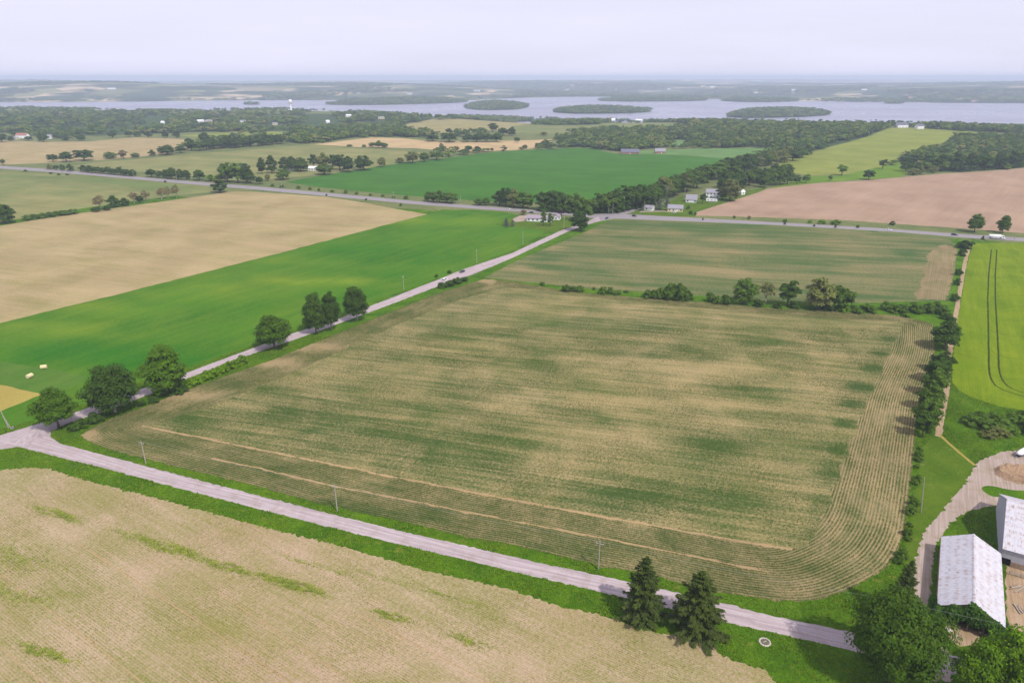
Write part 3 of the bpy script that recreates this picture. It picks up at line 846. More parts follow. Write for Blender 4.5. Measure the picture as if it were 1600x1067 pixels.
def broad_crown(name, seed, H=18.0, W=14.0, low=0.16, nl=34, per=120, size=0.55, top=1.0, open_=0.0):
    """crown of many leafy lobes in an egg-shaped volume"""
    rg = np.random.default_rng(seed)
    zc = H * (low + 1) / 2
    rz, rx = H * (1 - low) / 2, W / 2
    L = []
    tries = 0
    while len(L) < nl and tries < 4000:
        tries += 1
        d = rg.normal(size=3)
        d /= np.linalg.norm(d)
        if d[2] < -0.75: continue
        f = rg.uniform(0.45, 0.86)
        w = 1.0 - 0.28 * max(d[2], 0) * top
        c = np.array([d[0] * rx * f * w, d[1] * rx * f * w, zc + d[2] * rz * f])
        r = rx * rg.uniform(0.2, 0.36) * (1.1 - 0.25 * abs(d[2]))
        if any(np.linalg.norm(c - q[0]) < 0.5 * (r + q[1]) for q in L) and tries < 1500: continue
        L.append((c, r))
    Cs, Ns = [], []
    ctr = np.array([0, 0, zc - rz * 0.2])
    for c, r in L:
        n = int(per * (r / (rx * 0.28)) ** 2)
        d = rg.normal(size=(n, 3))
        d /= np.linalg.norm(d, axis=1, keepdims=True)
        d[:, 2] = np.where(d[:, 2] < -0.35, -d[:, 2], d[:, 2])
        rr = r * rg.uniform(0.72, 1.12, (n, 1)) * np.array([1.12, 1.12, 0.82])
        p = c + d * rr
        keep = np.ones(n, bool)
        for c2, r2 in L:
            if c2 is c: continue
            keep &= np.linalg.norm((p - c2) / np.array([1.12, 1.12, 0.82]), axis=1) > r2 * 0.72
        p, d = p[keep], d[keep]
        out = p - ctr
        out /= np.linalg.norm(out, axis=1, keepdims=True)
        Cs.append(p)
        Ns.append(d * 0.8 + out * 0.4 + np.array([0, 0, 0.35]) + rg.normal(0, 0.45, p.shape))
    V, F = quads(np.concatenate(Cs), np.concatenate(Ns), size, rg, 1.15)
    iv, i_f = ico(1)
    Vs, Fs, b = [V], [F], len(V)
    Ft = []
    for c, r in L:                       # solid leafy heart of each lobe
        vv = c + iv * r * (0.62 - open_) * np.array([1.1, 1.1, 0.8]) * rg.uniform(0.85, 1.1, (len(iv), 1))
        Vs.append(vv); Ft.append(i_f + b); b += len(vv)
    me = np_mesh(name, np.concatenate(Vs), [F, np.concatenate(Ft)], FOL, False)
    return me, L

def trunk_mesh(name, L, H, rad, seed, mat, low=0.16, n_limb=9, k=7):
    rg = random.Random(seed)
    mb = MB()
    top = H * 0.62
    pts = [(0, 0, -0.4), (rad * 0.1, 0, H * 0.08), (rg.uniform(-.2, .2), rg.uniform(-.2, .2), H * 0.25), (rg.uniform(-.4, .4), rg.uniform(-.4, .4), H * 0.45), (rg.uniform(-.5, .5), rg.uniform(-.5, .5), top)]
    mb.tube(pts, [rad * 1.25, rad, rad * 0.8, rad * 0.5, rad * 0.2], k)
    for c, r in rg.sample(L, min(n_limb, len(L))):
        z0 = min(max(H * 0.18, c[2] - r - H * 0.18), H * 0.5)
        f = z0 / H
        mb.tube([(0, 0, z0), (c[0] * 0.45, c[1] * 0.45, z0 + (c[2] - z0) * 0.55), (c[0], c[1], c[2])], [rad * 0.42, rad * 0.28, rad * 0.1], 5)
    return mb.mesh(name, mat, True)

def spruce_meshes(seed, H=18.0, W=9.0, tiers=20, per=11, size=0.30):
    """whorls of drooping fronds, each frond a run of long narrow sprays"""
    rg = np.random.default_rng(seed)
    VV = []
    mb = MB()
    mb.tube([(0, 0, -0.4), (0, 0, H * 0.5), (0, 0, H * 0.985)], [0.34, 0.2, 0.04], 7)
    for i in range(tiers):
        f = i / (tiers - 1)
        z = H * (0.06 + 0.92 * f ** 0.92)
        r0 = W / 2 * (1 - f) ** 0.72 + 0.22
        nb_ = max(6, int(per * (1 - 0.45 * f)))
        for j in range(nb_):
            a = 2 * math.pi * (j + rg.uniform(-.4, .4)) / nb_ + i * 1.7
            r = r0 * rg.uniform(0.55, 1.18)
            z1 = z + rg.uniform(-.35, .35)
            up = 0.75 * f - 0.38 + rg.uniform(-.1, .1)
            k = max(3, int(r / 0.24))
            t = (np.arange(k) + 0.8) / k
            d = np.array([math.cos(a), math.sin(a), 0.0]); s_ = np.array([-math.sin(a), math.cos(a), 0.0])
            c0 = d * (r * t)[:, None] + np.array([0, 0, 1.0]) * (z1 + r * (up * t - 0.10 * t * t + 0.16 * t ** 5))[:, None]
            wd = (0.10 + 0.34 * r ** 0.7 * np.clip(1.12 - t, 0, 1) * np.clip(t * 3, 0, 1))
            for side in (-1, -.5, 0, .5, 1):
                c = c0 + s_ * (wd * side)[:, None] + np.array([0, 0, -0.22]) * (abs(side) * wd)[:, None] + rg.normal(0, .05, (k, 3))
                ax = d * 0.75 + s_ * side * 0.75 + np.array([0, 0, up * .6 - .25 - .25 * abs(side)])
                ax = ax + rg.normal(0, .18, (k, 3))
                ax /= np.linalg.norm(ax, axis=1, keepdims=True)
                bx = np.cross(ax, np.array([0, 0, 1.0]) + rg.normal(0, .5, (k, 3)))
                bx /= np.linalg.norm(bx, axis=1, keepdims=True)
                L_ = size * rg.uniform(.8, 1.5, (k, 1)); w_ = L_ * .42
                VV.append(np.stack([c - ax * L_, c - bx * w_, c + ax * L_, c + bx * w_], 1).reshape(-1, 3))
            if j % 2 == 0 and f < 0.85:
                mb.tube([(0, 0, z1), tuple(c0[k // 2] - np.array([0, 0, .05])), tuple(c0[-1])], [0.07, 0.045, 0.012], 4, False)
    V = np.concatenate(VV)
    F = np.arange(len(V)).reshape(-1, 4)
    iv, i_f = ico(1)
    cones, b, Ft = [V], len(V), []
    for i in range(9):                   # dense inner growth round the stem
        f = i / 9
        vv = iv * np.array([1, 1, 1.5]) * (W * 0.15 * (1 - f) ** 0.8 + 0.12) * rg.uniform(0.8, 1.15, (len(iv), 1)) + np.array([0, 0, H * (0.12 + 0.8 * f)])
        cones.append(vv); Ft.append(i_f + b); b += len(vv)
    return np_mesh('crown', np.concatenate(cones), [F, np.concatenate(Ft)], FOL), mb.mesh('trunk', BARK, True)

PROTO = {}
def mk(kind, seed, H, W, low, nl, per, size, rad=0.45, mat=None, **k):
    me, L = broad_crown('crown', seed, H, W, low, nl, per, size, **k)
    PROTO[kind] = dict(crown=me, trunk=trunk_mesh('trunk', L, H, rad, seed, mat or BARK, low), H=H, W=W)
mk('maple_a', 11, 18, 15, 0.0, 60, 170, 0.34)
mk('maple_b', 12, 18, 17, 0.06, 62, 170, 0.34, mat=PALEBARK)
mk('maple_c', 13, 18, 15, -0.02, 60, 170, 0.34)
mk('big', 14, 20, 22, 0.08, 80, 400, 0.27)
mk('ash', 15, 16, 16, 0.05, 60, 190, 0.30, open_=0.12)
for i, (W_, lo) in enumerate(((13, .0), (15, -.04), (11, .02), (14, -.06), (12, -.02))):
    mk('mid%d' % i, 30 + i, 16, W_, lo, 28, 66, 0.62)
mk('oval', 41, 16, 9, .12, 22, 62, 0.65, top=0.3)
mk('poplar', 42, 16, 6, .04, 22, 50, 0.6, top=0.6)
mk('sparse', 43, 14, 12, .25, 20, 26, 0.6, mat=PALEBARK, open_=0.4)
for i in range(3):
    mk('bush%d' % i, 50 + i, 4.0, 6.0, -0.25, 16, 60, 0.34, rad=0.12)
for i in range(4):
    mk('far%d' % i, 60 + i, 14, (13, 11, 14, 9)[i], 0.02, 11, 24, 1.15, rad=0.3)
cm, tm = spruce_meshes(70); PROTO['spruce_a'] = dict(crown=cm, trunk=tm, H=18, W=9)
cm, tm = spruce_meshes(71, 18, 10.5, 18, 12, 0.33); PROTO['spruce_b'] = dict(crown=cm, trunk=tm, H=18, W=10.5)
cm, tm = spruce_meshes(72, 12, 6.5, 11, 7, 0.42); PROTO['spruce_far'] = dict(crown=cm, trunk=tm, H=12, W=6.5)

def bare_tree():
    mb = MB(); rg = random.Random(5)
    def br(p, d, L, r, dep):
        q = p + d * L
        mb.tube([p, (p + q) / 2 + Vector((rg.uniform(-.1, .1), rg.uniform(-.1, .1), 0)) * L, q], [r, r * .8, r * .55], 5, False)
        if dep:
            for _ in range(3):
                nd = (d + Vector((rg.uniform(-.9, .9), rg.uniform(-.9, .9), rg.uniform(-.1, .6)))).normalized()
                br(q, nd, L * .68, r * .55, dep - 1)
    br(Vector((0, 0, -.3)), Vector((0, 0, 1)), 5.0, .3, 4)
    return mb.mesh('trunk', PALEBARK)

# tints: foliage base colours
T_DARK = (0.030, 0.064, 0.008)
T_MAPLE = (0.042, 0.092, 0.005)
T_MID = (0.050, 0.098, 0.012)
T_BRIGHT = (0.080, 0.160, 0.006)
T_YEL = (0.12, 0.18, 0.015)
T_GREY = (0.090, 0.112, 0.035)
T_SPRUCE = (0.038, 0.060, 0.014)
T_BLUE = (0.10, 0.13, 0.125)
T_PURPLE = (0.035, 0.018, 0.03)
T_BROWN = (0.11, 0.095, 0.055)

def tree(name, kind, bx, by, top, width, tint, label, cat='tree', group=None, rz=None, base=None):
    """bx, by: foot in the photo; top: pixel row of the tip; width: crown width in pixels"""
    B = G1(bx, by) if base is None else np.array(base, float)
    h = height_at(B, top) if top else 6.0
    P = PROTO[kind]
    _, _, dep = proj(B + np.array([0, 0, h / 2]))
    w = width * dep / FPX * (0.88 if 'maple' in kind or kind in ('big', 'ash') else 1.04)
    rt = empty(name, tuple(B), rz if rz is not None else random.uniform(0, 6.28))
    s = (w / P['W'], w / P['W'], h / P['H'])
    for part in ('trunk', 'crown'):
        o = link(part, P[part], rt, scale=s)
        if part == 'crown':
            j = random.uniform(0.88, 1.12)
            o.color = (tint[0] * j, tint[1] * j, tint[2] * j, 1)
    tag(rt, label, cat, group)
    return rt

# --- foreground trees
tree('broadleaf_tree', 'big', 1386, 1062, 934, 162, (0.036, 0.078, 0.006), 'large dark green broadleaf tree at the driveway entrance, left of the vine-covered shed')
tree('broadleaf_tree', 'ash', 1514, 1112, 1004, 86, T_BRIGHT, 'bright green leafy tree at the bottom edge, leftmost of those below the shed')
tree('broadleaf_tree', 'ash', 1556, 1102, 982, 97, T_BRIGHT, 'bright green leafy tree at the bottom edge, in front of the shed opening')
tree('broadleaf_tree', 'ash', 1616, 1098, 974, 104, T_YEL, 'bright green leafy tree in the bottom right corner', rz=1.0)
tree('broadleaf_tree', 'ash', 1588, 1140, 1026, 104, T_BRIGHT, 'low bright green tree crown filling the lower right edge, nearest the camera', rz=2.0)
tree('spruce_tree', 'spruce_a', 1003, 964, 870, 74, T_SPRUCE, 'slimmer dark spruce beside the gravel road, left one of two', 'spruce')
tree('spruce_tree', 'spruce_b', 1087, 984, 892, 90, T_SPRUCE, 'broader dark spruce beside the gravel road, right one of two', 'spruce')
tree('spruce_tree', 'spruce_a', 1404, 962, 876, 50, T_SPRUCE, 'dark spruce at the field corner behind the large broadleaf tree', 'spruce', rz=1)
tree('spruce_tree', 'spruce_far', 1465, 998, 981, 14, T_BLUE, 'small pale blue spruce beside the driveway and shed', 'spruce')
tree('broadleaf_tree', 'maple_a', 92, 668, 604, 68, (0.046, 0.100, 0.005), 'round green tree at the road junction, leftmost in the roadside row')
tree('broadleaf_tree', 'maple_b', 180, 644, 571, 90, T_DARK, 'wide roadside tree with a pale forked trunk, second from the junction')
tree('broadleaf_tree', 'maple_c', 262, 614, 540, 76, T_MAPLE, 'tall dense roadside tree, third from the junction, at the end of the hedge')
tree('broadleaf_tree', 'maple_a', 429, 544, 490, 62, T_MAPLE, 'round roadside tree standing alone between two tree groups', rz=2.2)
tree('broadleaf_tree', 'maple_c', 494, 521, 456, 42, T_DARK, 'tall dark roadside tree, left one of the group of three', rz=1.1)
tree('broadleaf_tree', 'maple_a', 518, 516, 454, 36, T_DARK, 'tall dark roadside tree, middle one of the group of three', rz=3.9)
tree('broadleaf_tree', 'maple_b', 558, 501, 446, 44, T_DARK, 'dark roadside tree, right one of the group of three')

def bush(bx, by, top, width, tint, label, group=None, kind=None, cat='bush', name='bush'):
    return tree(name, kind or random.choice(['bush0', 'bush1', 'bush2']), bx, by, top, width, tint, label, cat, group)

def rowset(items, tint, phrase, group, noun='tree', kinds=('mid0', 'mid1', 'mid2', 'mid3', 'mid4'), cat=None, name=None, wide=1.0):
    """items: (bx, by, top, width[, tint[, kind]]); labelled by order from the left"""
    items = sorted(items, key=lambda a: a[0])
    for i, it in enumerate(items):
        tn = it[4] if len(it) > 4 and it[4] else tint
        kd = it[5] if len(it) > 5 else random.choice(kinds)
        lab = f'{ordinal(i + 1)} {noun} from the left {phrase}'
        tree(name or ('bush' if noun == 'bush' else 'broadleaf_tree'), kd, it[0], it[1], it[2], it[3] * wide, tn, lab, cat or noun, group)
BU = ('bush0', 'bush1', 'bush2')
rowset([(298 + i * 9, 604 - i * 3.9, 590 - i * 4.0 + (i % 3), 17) for i in range(10)], T_BRIGHT, 'in the green hedge beside the gravel road', 'roadside hedge bushes', 'bush', BU)
rowset([(116, 672, 660, 22), (130, 667, 654, 20), (150, 659, 644, 24, T_DARK), (222, 633, 625, 14), (240, 629, 619, 18), (286, 612, 600, 18), (280, 616, 604, 15)], T_DARK, 'under the roadside trees near the junction', 'undergrowth by the junction', 'bush', BU)
rowset([(690, 450, 441, 16), (702, 447, 437, 18), (714, 443, 433, 18), (726, 439, 432, 14)], T_DARK, 'in the dark clump opposite the white car', 'bushes opposite the cars', 'bush', BU)
bush(682, 433, 428, 6, T_DARK, 'small dark round bush behind the white car, left one of two')
bush(702, 427, 422, 7, T_DARK, 'small dark round bush behind the white car, right one of two')
# hedgerow between the two crop fields
rowset([(848, 446, 440, 9), (884, 455, 444, 16), (896, 455, 446, 14), (907, 456, 445, 14), (928, 453, 448, 6), (942, 459, 447, 15), (953, 459, 448, 12), (964, 460, 453, 14), (978, 457, 453, 10)], T_MID, 'at the thin left end of the field hedgerow', 'hedgerow bushes left', 'bush', BU)
rowset([(1012, 465, 453, 18), (1022, 466, 452, 16), (1034, 467, 447, 20), (1047, 468, 441, 22), (1060, 469, 441, 24), (1072, 469, 452, 18), (1078, 468, 458, 12)], T_MID, 'in the dense middle clump of the field hedgerow', 'hedgerow clump', 'bush', BU)
rowset([(1110, 471, 456, 16), (1120, 475, 462, 12), (1135, 475, 460, 18, T_DARK), (1290, 485, 472, 20, T_DARK), (1316, 486, 474, 22, T_BRIGHT), (1333, 483, 476, 14), (1352, 486, 474, 20), (1362, 488, 478, 18), (1383, 484, 470, 16), (1398, 489, 475, 22), (1412, 489, 474, 20), (1428, 488, 472, 22), (1438, 489, 476, 16), (1450, 488, 473, 22), (1464, 487, 471, 22), (1474, 492, 477, 18), (1480, 499, 486, 20), (1415, 495, 488, 14, T_BRIGHT), (1340, 489, 480, 16), (1240, 481, 470, 18, T_DARK), (1185, 479, 468, 16, T_DARK), (1215, 481, 471, 16, T_DARK)], T_MID, 'in the right half of the field hedgerow', 'hedgerow bushes right', 'bush', BU)
tree('broadleaf_tree', 'mid1', 1162, 474, 433, 40, T_MID, 'round green tree, leftmost of the tall hedgerow trees between the crop fields')
tree('broadleaf_tree', 'sparse', 1196, 474, 440, 26, T_GREY, 'thin grey-green hedgerow tree with bare pale stems')
tree('broadleaf_tree', 'oval', 1230, 478, 435, 30, T_DARK, 'upright dark green hedgerow tree between the thin tree and the broad one')
tree('broadleaf_tree', 'mid3', 1278, 482, 433, 48, T_GREY, 'broadest grey-green hedgerow tree, left half of the large pair')
tree('broadleaf_tree', 'mid0', 1310, 483, 442, 42, T_MID, 'broad green hedgerow tree, right half of the large pair')
# hedgerow along the farm lane on the right
rowset([(1476, 545, 499, 44, T_DARK, 'mid1'), (1462, 596, 556, 36, T_DARK, 'mid0'), (1458, 618, 573, 36, T_MID, 'mid2'), (1452, 640, 600, 40, T_MID, 'mid3'), (1446, 668, 622, 40, T_MID, 'mid1'), (1440, 682, 640, 30, T_DARK, 'mid4'), (1470, 580, 548, 34, T_DARK, 'mid2')], T_MID, 'in the hedgerow beside the farm lane', 'trees beside the farm lane')
rowset([(1508, 388, 375, 24, T_DARK), (1503, 400, 388, 14), (1497, 430, 419, 12), (1495, 445, 434, 12), (1491, 470, 458, 14), (1486, 505, 494, 14)], T_DARK, 'between the upper crop field and the farm lane', 'bushes along the upper lane', 'bush', BU)
rowset([(1437, 703, 698, 10), (1435, 713, 704, 13), (1436, 720, 712, 15), (1432, 731, 725, 10), (1433, 751, 741, 13), (1430, 756, 749, 12), (1426, 779, 774, 9), (1428, 789, 777, 16), (1424, 797, 788, 14), (1421, 803, 790, 17), (1421, 822, 815, 10), (1417, 836, 824, 15), (1418, 844, 836, 12), (1409, 870, 856, 19), (1404, 879, 868, 16)], T_MID, 'of the weedy strip between lawn and crop rows', 'fence line bushes', 'bush', BU)
rowset([(1516, 662, 648, 30), (1535, 668, 652, 34), (1552, 660, 645, 30), (1570, 672, 655, 36), (1590, 664, 646, 34), (1606, 676, 656, 34), (1530, 655, 643, 26), (1560, 680, 668, 30, T_GREY), (1545, 683, 673, 24, T_GREY), (1610, 652, 638, 30)], T_MID, 'in the rough patch below the bright grain field', 'rough patch bushes', 'bush', BU)
# vines climbing the shed are built with the shed

# --- highway side, near junction
tree('broadleaf_tree', 'mid1', 905, 361, 328, 30, T_DARK, 'dark leaning tree at the side road just before the highway')
tree('broadleaf_tree', 'mid0', 914, 345, 303, 32, T_MID, 'tall tree with a bright top behind the leaning junction tree')
tree('broadleaf_tree', 'poplar', 849, 353, 327, 11, T_MID, 'left one of two slim green trees before the mauve-roofed house')
tree('broadleaf_tree', 'poplar', 860, 353, 331, 10, T_MID, 'right one of two slim green trees before the mauve-roofed house')
tree('broadleaf_tree', 'oval', 877, 337, 326, 10, T_PURPLE, 'small dark purple tree beside the highway junction')
tree('broadleaf_tree', 'oval', 818, 336, 327, 9, T_BROWN, 'small brownish tree between the house driveway and highway')
tree('spruce_tree', 'spruce_far', 791, 354, 341, 11, T_BLUE, 'pale blue spruce at the house lot edge, left one', 'spruce')
tree('spruce_tree', 'spruce_far', 801, 354, 343, 7, T_BLUE, 'pale blue spruce at the house lot edge, right one', 'spruce')
rowset([(670, 315, 299, 12), (678, 316, 298, 12), (687, 317, 296, 14), (697, 317, 298, 14), (706, 318, 300, 14), (748, 321, 310, 12), (760, 321, 308, 10), (780, 321, 296, 18, T_DARK), (791, 322, 292, 20, T_DARK), (803, 324, 294, 18, T_GREY), (816, 325, 298, 20), (825, 326, 300, 14)], T_MID, 'on the far highway verge behind the bungalow', 'trees on the far highway verge', wide=1.3)
rowset([(850, 328, 294, 22, T_DARK), (862, 329, 296, 20, T_DARK), (874, 330, 294, 20, T_DARK), (888, 330, 300, 20), (900, 331, 300, 20), (936, 333, 300, 22, T_DARK), (948, 333, 298, 22), (962, 331, 292, 24, T_DARK), (978, 328, 287, 26, T_DARK), (994, 326, 286, 26, T_DARK), (1010, 322, 287, 22, T_DARK), (1022, 316, 286, 20)], T_MID, 'in the tree belt behind the highway junction', 'tree belt at the junction', wide=1.3)
lst = []
for i in range(34):
    f = i / 33
    x = 1030 + 230 * f
    y = 312 - 68 * f - 6 * math.sin(f * 3.1) + random.uniform(-3, 3)
    h = 37 - 21 * f
    lst.append((x + random.uniform(-3, 3), y, y - h * random.uniform(0.85, 1.1), random.uniform(22, 27) - 8 * f, random.choice([T_DARK, T_DARK, T_MID, T_GREY])))
rowset(lst, T_DARK, 'in the long belt from farmhouses towards the lake', 'tree belt along the back road', wide=1.3)
lst = []
for i in range(16):
    f = i / 15
    x = 1130 + 100 * f
    y = 297 - 22 * f + random.uniform(-2, 2)
    lst.append((x, y, y - (30 - 10 * f) * random.uniform(0.8, 1.1), 20 - 4 * f, random.choice([T_DARK, T_MID])))
rowset(lst, T_DARK, 'in the front belt left of the ploughed field', 'front rank of the back road belt', wide=1.3)
rowset([(846 + i * 9.5 + random.uniform(-2, 2), 330 + min(i, 6) * .5 - max(0, i - 12) * 2.2, 319 + min(i, 6) * .5 - max(0, i - 12) * 2.2 + random.uniform(-3, 2), 17) for i in range(19)], T_DARK, 'of the undergrowth behind the highway junction', 'undergrowth at the junction', 'bush', BU)
tree('spruce_tree', 'spruce_far', 1030, 328, 308, 15, T_BLUE, 'blue-grey spruce beside the yellow bungalow, left one', 'spruce')
tree('spruce_tree', 'spruce_far', 1042, 323, 307, 11, T_BLUE, 'blue-grey spruce beside the yellow bungalow, right one', 'spruce')
tree('broadleaf_tree', 'oval', 1098, 318, 300, 10, T_DARK, 'dark upright tree between the grey garage and the white trailer')
tree('broadleaf_tree', 'mid1', 1140, 314, 278, 34, T_GREY, 'large rounded tree right of the farmhouse at the ploughed field')
tree('broadleaf_tree', 'mid4', 1128, 312, 292, 20, T_DARK, 'dark tree touching the right wall of the farmhouse')
bush(1079, 335, 329, 6, T_DARK, 'small dark bush at the corner of the ploughed field, left one')
bush(1086, 336, 331, 4, T_DARK, 'tiny dark bush at the corner of the ploughed field, right one')
bush(1075, 327, 320, 7, T_MID, 'round bush at the right wall of the yellow bungalow')
dt = empty('dead_tree', tuple(G1(1039, 316)))
link('trunk', bare_tree(), dt, scale=(1, 1, 1.35))
tag(dt, 'tall pale bare dead tree behind the blue-grey spruces', 'tree')
# --- right, beyond the highway
tree('broadleaf_tree', 'maple_a', 1522, 363, 333, 27, T_MID, 'round solitary tree at the highway, left one of two above the truck')
tree('broadleaf_tree', 'maple_c', 1566, 364, 336, 22, T_MID, 'round solitary tree at the highway, right one of two above the truck')
tree('broadleaf_tree', 'oval', 1315, 274, 255, 14, T_BRIGHT, 'bright green upright tree at the foot of the yellow-green hill')
tree('broadleaf_tree', 'mid0', 1357, 281, 263, 17, T_DARK, 'dark round tree on the upper edge of the ploughed field')
tree('broadleaf_tree', 'oval', 1379, 264, 247, 12, T_DARK, 'small dark tree on the yellow-green hill above the green slope')
tree('broadleaf_tree', 'oval', 1297, 283, 273, 7, T_MID, 'tiny round tree on the green slope')
rowset([(1205, 290, 262, 20), (1218, 289, 259, 22), (1230, 288, 262, 18), (1245, 287, 272, 14), (1259, 286, 270, 12), (1194, 293, 268, 18)], T_MID, 'in the clump at the left end of the green slope', 'clump at the green slope')
rowset([(1415, 268, 246, 20), (1426, 273, 262, 18, T_GREY), (1437, 272, 260, 14, T_GREY), (1458, 270, 259, 16, T_GREY), (1430, 258, 240, 22), (1448, 262, 240, 24), (1470, 266, 240, 24), (1492, 267, 236, 22), (1515, 267, 238, 22), (1538, 266, 238, 22), (1560, 264, 236, 22), (1582, 262, 234, 22), (1602, 260, 230, 24)], T_DARK, 'edging the wood above the ploughed field', 'front edge of the right wood')
rowset([(1265, 349, 344, 8, T_BRIGHT), (1284, 350, 343, 14, T_BRIGHT), (1306, 351, 343, 16, T_BRIGHT), (1394, 352, 345, 9, T_DARK), (1226, 347, 342, 8), (1340, 356, 351, 6), (1535, 375, 368, 5, T_DARK), (1226, 351, 347, 4, T_DARK), (1272, 354, 350, 4, T_DARK), (1305, 356, 352, 4, T_DARK), (1147, 341, 337, 5), (1170, 343, 337, 6, T_BROWN), (1098, 344, 340, 3, T_DARK)], T_MID, 'along the highway beside the ploughed field', 'highway verge bushes', 'bush', BU)
# --- left, beyond the highway and around it
rowset([(83, 253, 239, 15), (104, 253, 235, 20), (132, 251, 231, 27), (172, 248, 237, 22, T_MID), (193, 248, 233, 12, T_BROWN), (212, 246, 239, 14, T_MID), (238, 244, 234, 12), (262, 242, 226, 26), (282, 239, 227, 16), (252, 240, 228, 12)], T_DARK, 'on the fence line above the olive pasture', 'fence line trees on the left')
rowset([(300 + i * 11.5, 236 - i * 0.9 + random.uniform(-1, 1), 219 - i * 0.9 + random.uniform(-4, 3), 19) for i in range(13)] + [(296, 229, 214, 14), (320, 222, 206, 18)], T_DARK, 'in the dark hedgerow behind the olive pasture', 'dark pasture hedgerow')
rowset([(78, 265, 256, 10, T_GREY), (88, 266, 257, 9), (98, 267, 257, 9), (110, 268, 256, 12)] + [(131 + i * 9.6, 269 + i * 0.85, 258 + i * 0.6 + random.uniform(-2, 2), 13) for i in range(9)], T_DARK, 'in the far left highway tree row', 'highway tree row left')
rowset([(237, 277, 262, 16), (250, 278, 266, 12), (261, 279, 264, 14), (270, 280, 261, 16), (282, 281, 264, 14), (292, 281, 265, 14), (312, 282, 263, 18)], T_DARK, 'in the second highway tree row', 'highway tree row centre')
rowset([(330, 283, 272, 16, T_BRIGHT), (345, 284, 270, 20, T_YEL), (356, 285, 252, 26, T_MID), (372, 286, 251, 28, T_MID), (386, 286, 254, 22, T_DARK), (392, 287, 268, 16, T_DARK)], T_MID, 'in the bright clump on the left highway', 'green clump at the highway')
tree('broadleaf_tree', 'mid2', 344, 301, 280, 24, T_DARK, 'dark tree on the near side of the highway at the corner of the tan field')
rowset([(410, 272, 245, 14), (425, 271, 242, 18), (446, 267, 245, 22), (470, 268, 246, 28), (490, 260, 240, 16), (506, 262, 237, 22, T_GREY), (531, 266, 239, 24), (545, 269, 243, 22), (568, 266, 242, 28), (507, 273, 255, 27, T_MID), (597, 261, 245, 14, T_GREY), (443, 281, 263, 24, T_MID), (406, 288, 274, 12, T_DARK), (418, 283, 271, 9, T_GREY), (456, 262, 244, 18), (520, 260, 240, 18)], T_DARK, 'in the farmstead grove beside the soy field', 'farmstead grove')
rowset([(625, 255, 246, 15, T_GREY), (645, 255, 235, 24, T_GREY), (663, 253, 237, 17), (682, 250, 234, 22), (702, 246, 242, 5)], T_MID, 'in the short row above the soy field', 'short row on the soy field edge')
rowset([(690, 235, 223, 8, T_BROWN), (712, 237, 228, 12), (732, 237, 226, 13), (746, 237, 228, 11), (769, 237, 230, 5, T_BROWN), (786, 237, 233, 4), (820, 233, 226, 9), (842, 231, 222, 12), (852, 230, 218, 14), (808, 223, 213, 9)], T_DARK, 'beside the pale stubble strip', 'trees at the stubble strip')
rowset([(676, 221, 208, 20), (702, 222, 205, 26), (730, 222, 208, 18), (745, 222, 208, 20), (760, 222, 207, 20), (776, 222, 207, 18), (702, 209, 200, 12), (714, 210, 202, 10), (726, 209, 201, 8), (770, 206, 191, 16), (755, 208, 200, 12), (786, 212, 198, 18), (800, 212, 198, 14), (850, 212, 205, 11, T_GREY)], T_DARK, 'in the hedges around the brown hill field', 'hedges around the brown hill')
rowset([(582, 230, 222, 12), (592, 231, 219, 14), (601, 231, 223, 12), (546, 229, 226, 10), (569, 230, 226, 8)], T_MID, 'in the thicket below the stubble strip', 'thicket on the pasture')
rowset([(157, 328, 305, 20, T_BROWN, 'sparse'), (178, 324, 305, 19), (195, 322, 309, 16), (210, 318, 300, 16, T_BROWN, 'sparse'), (219, 317, 305, 12), (228, 314, 298, 15, T_BROWN, 'sparse'), (253, 312, 293, 14, T_BROWN, 'sparse'), (263, 310, 292, 13, T_BROWN, 'sparse'), (276, 310, 289, 14, T_BROWN, 'sparse'), (150, 331, 322, 14), (167, 329, 321, 12)], T_DARK, 'in the ragged hedgerow above the tan field', 'ragged hedgerow')
rowset([(42 + i * 12, 344 - i * 1.6, 336 - i * 1.6, 18) for i in range(7)], T_MID, 'in the low green hedge above the tan field', 'low hedge bushes', 'bush', BU)
tree('broadleaf_tree', 'mid1', 8, 349, 317, 34, T_DARK, 'dark round tree cut by the left picture edge above the tan field')
tree('broadleaf_tree', 'oval', 5, 258, 248, 7, T_DARK, 'lone small tree by the highway at the left picture edge')
rowset([(3, 222, 208, 18), (18, 221, 212, 10), (45, 220, 212, 12), (68, 222, 207, 16), (88, 217, 208, 10), (128, 220, 210, 14), (176, 215, 204, 14), (202, 214, 203, 12), (215, 214, 205, 12), (232, 215, 205, 12), (258, 216, 205, 12), (276, 216, 204, 12)], T_DARK, 'behind the upper left tan field', 'far edge of the upper left field')
rowset([(425 + i * 19 + random.uniform(-6, 6), 291.5 + i * 1.8, 286.5 + i * 1.8 + random.uniform(-2, 1.5), random.uniform(5, 9)) for i in range(12)], T_MID, 'on the highway verge below the soy field', 'small verge bushes below the soy field', 'bush', BU)
rowset([(626, 322, 317, 5), (510, 306, 303, 4), (572, 313, 310, 4), (80, 272, 269, 6), (92, 274, 271, 6), (105, 274, 271, 6), (258, 285, 282, 5), (40, 268, 265, 6)], T_DARK, 'on the near highway verge at left', 'near verge bushes', 'bush', BU)
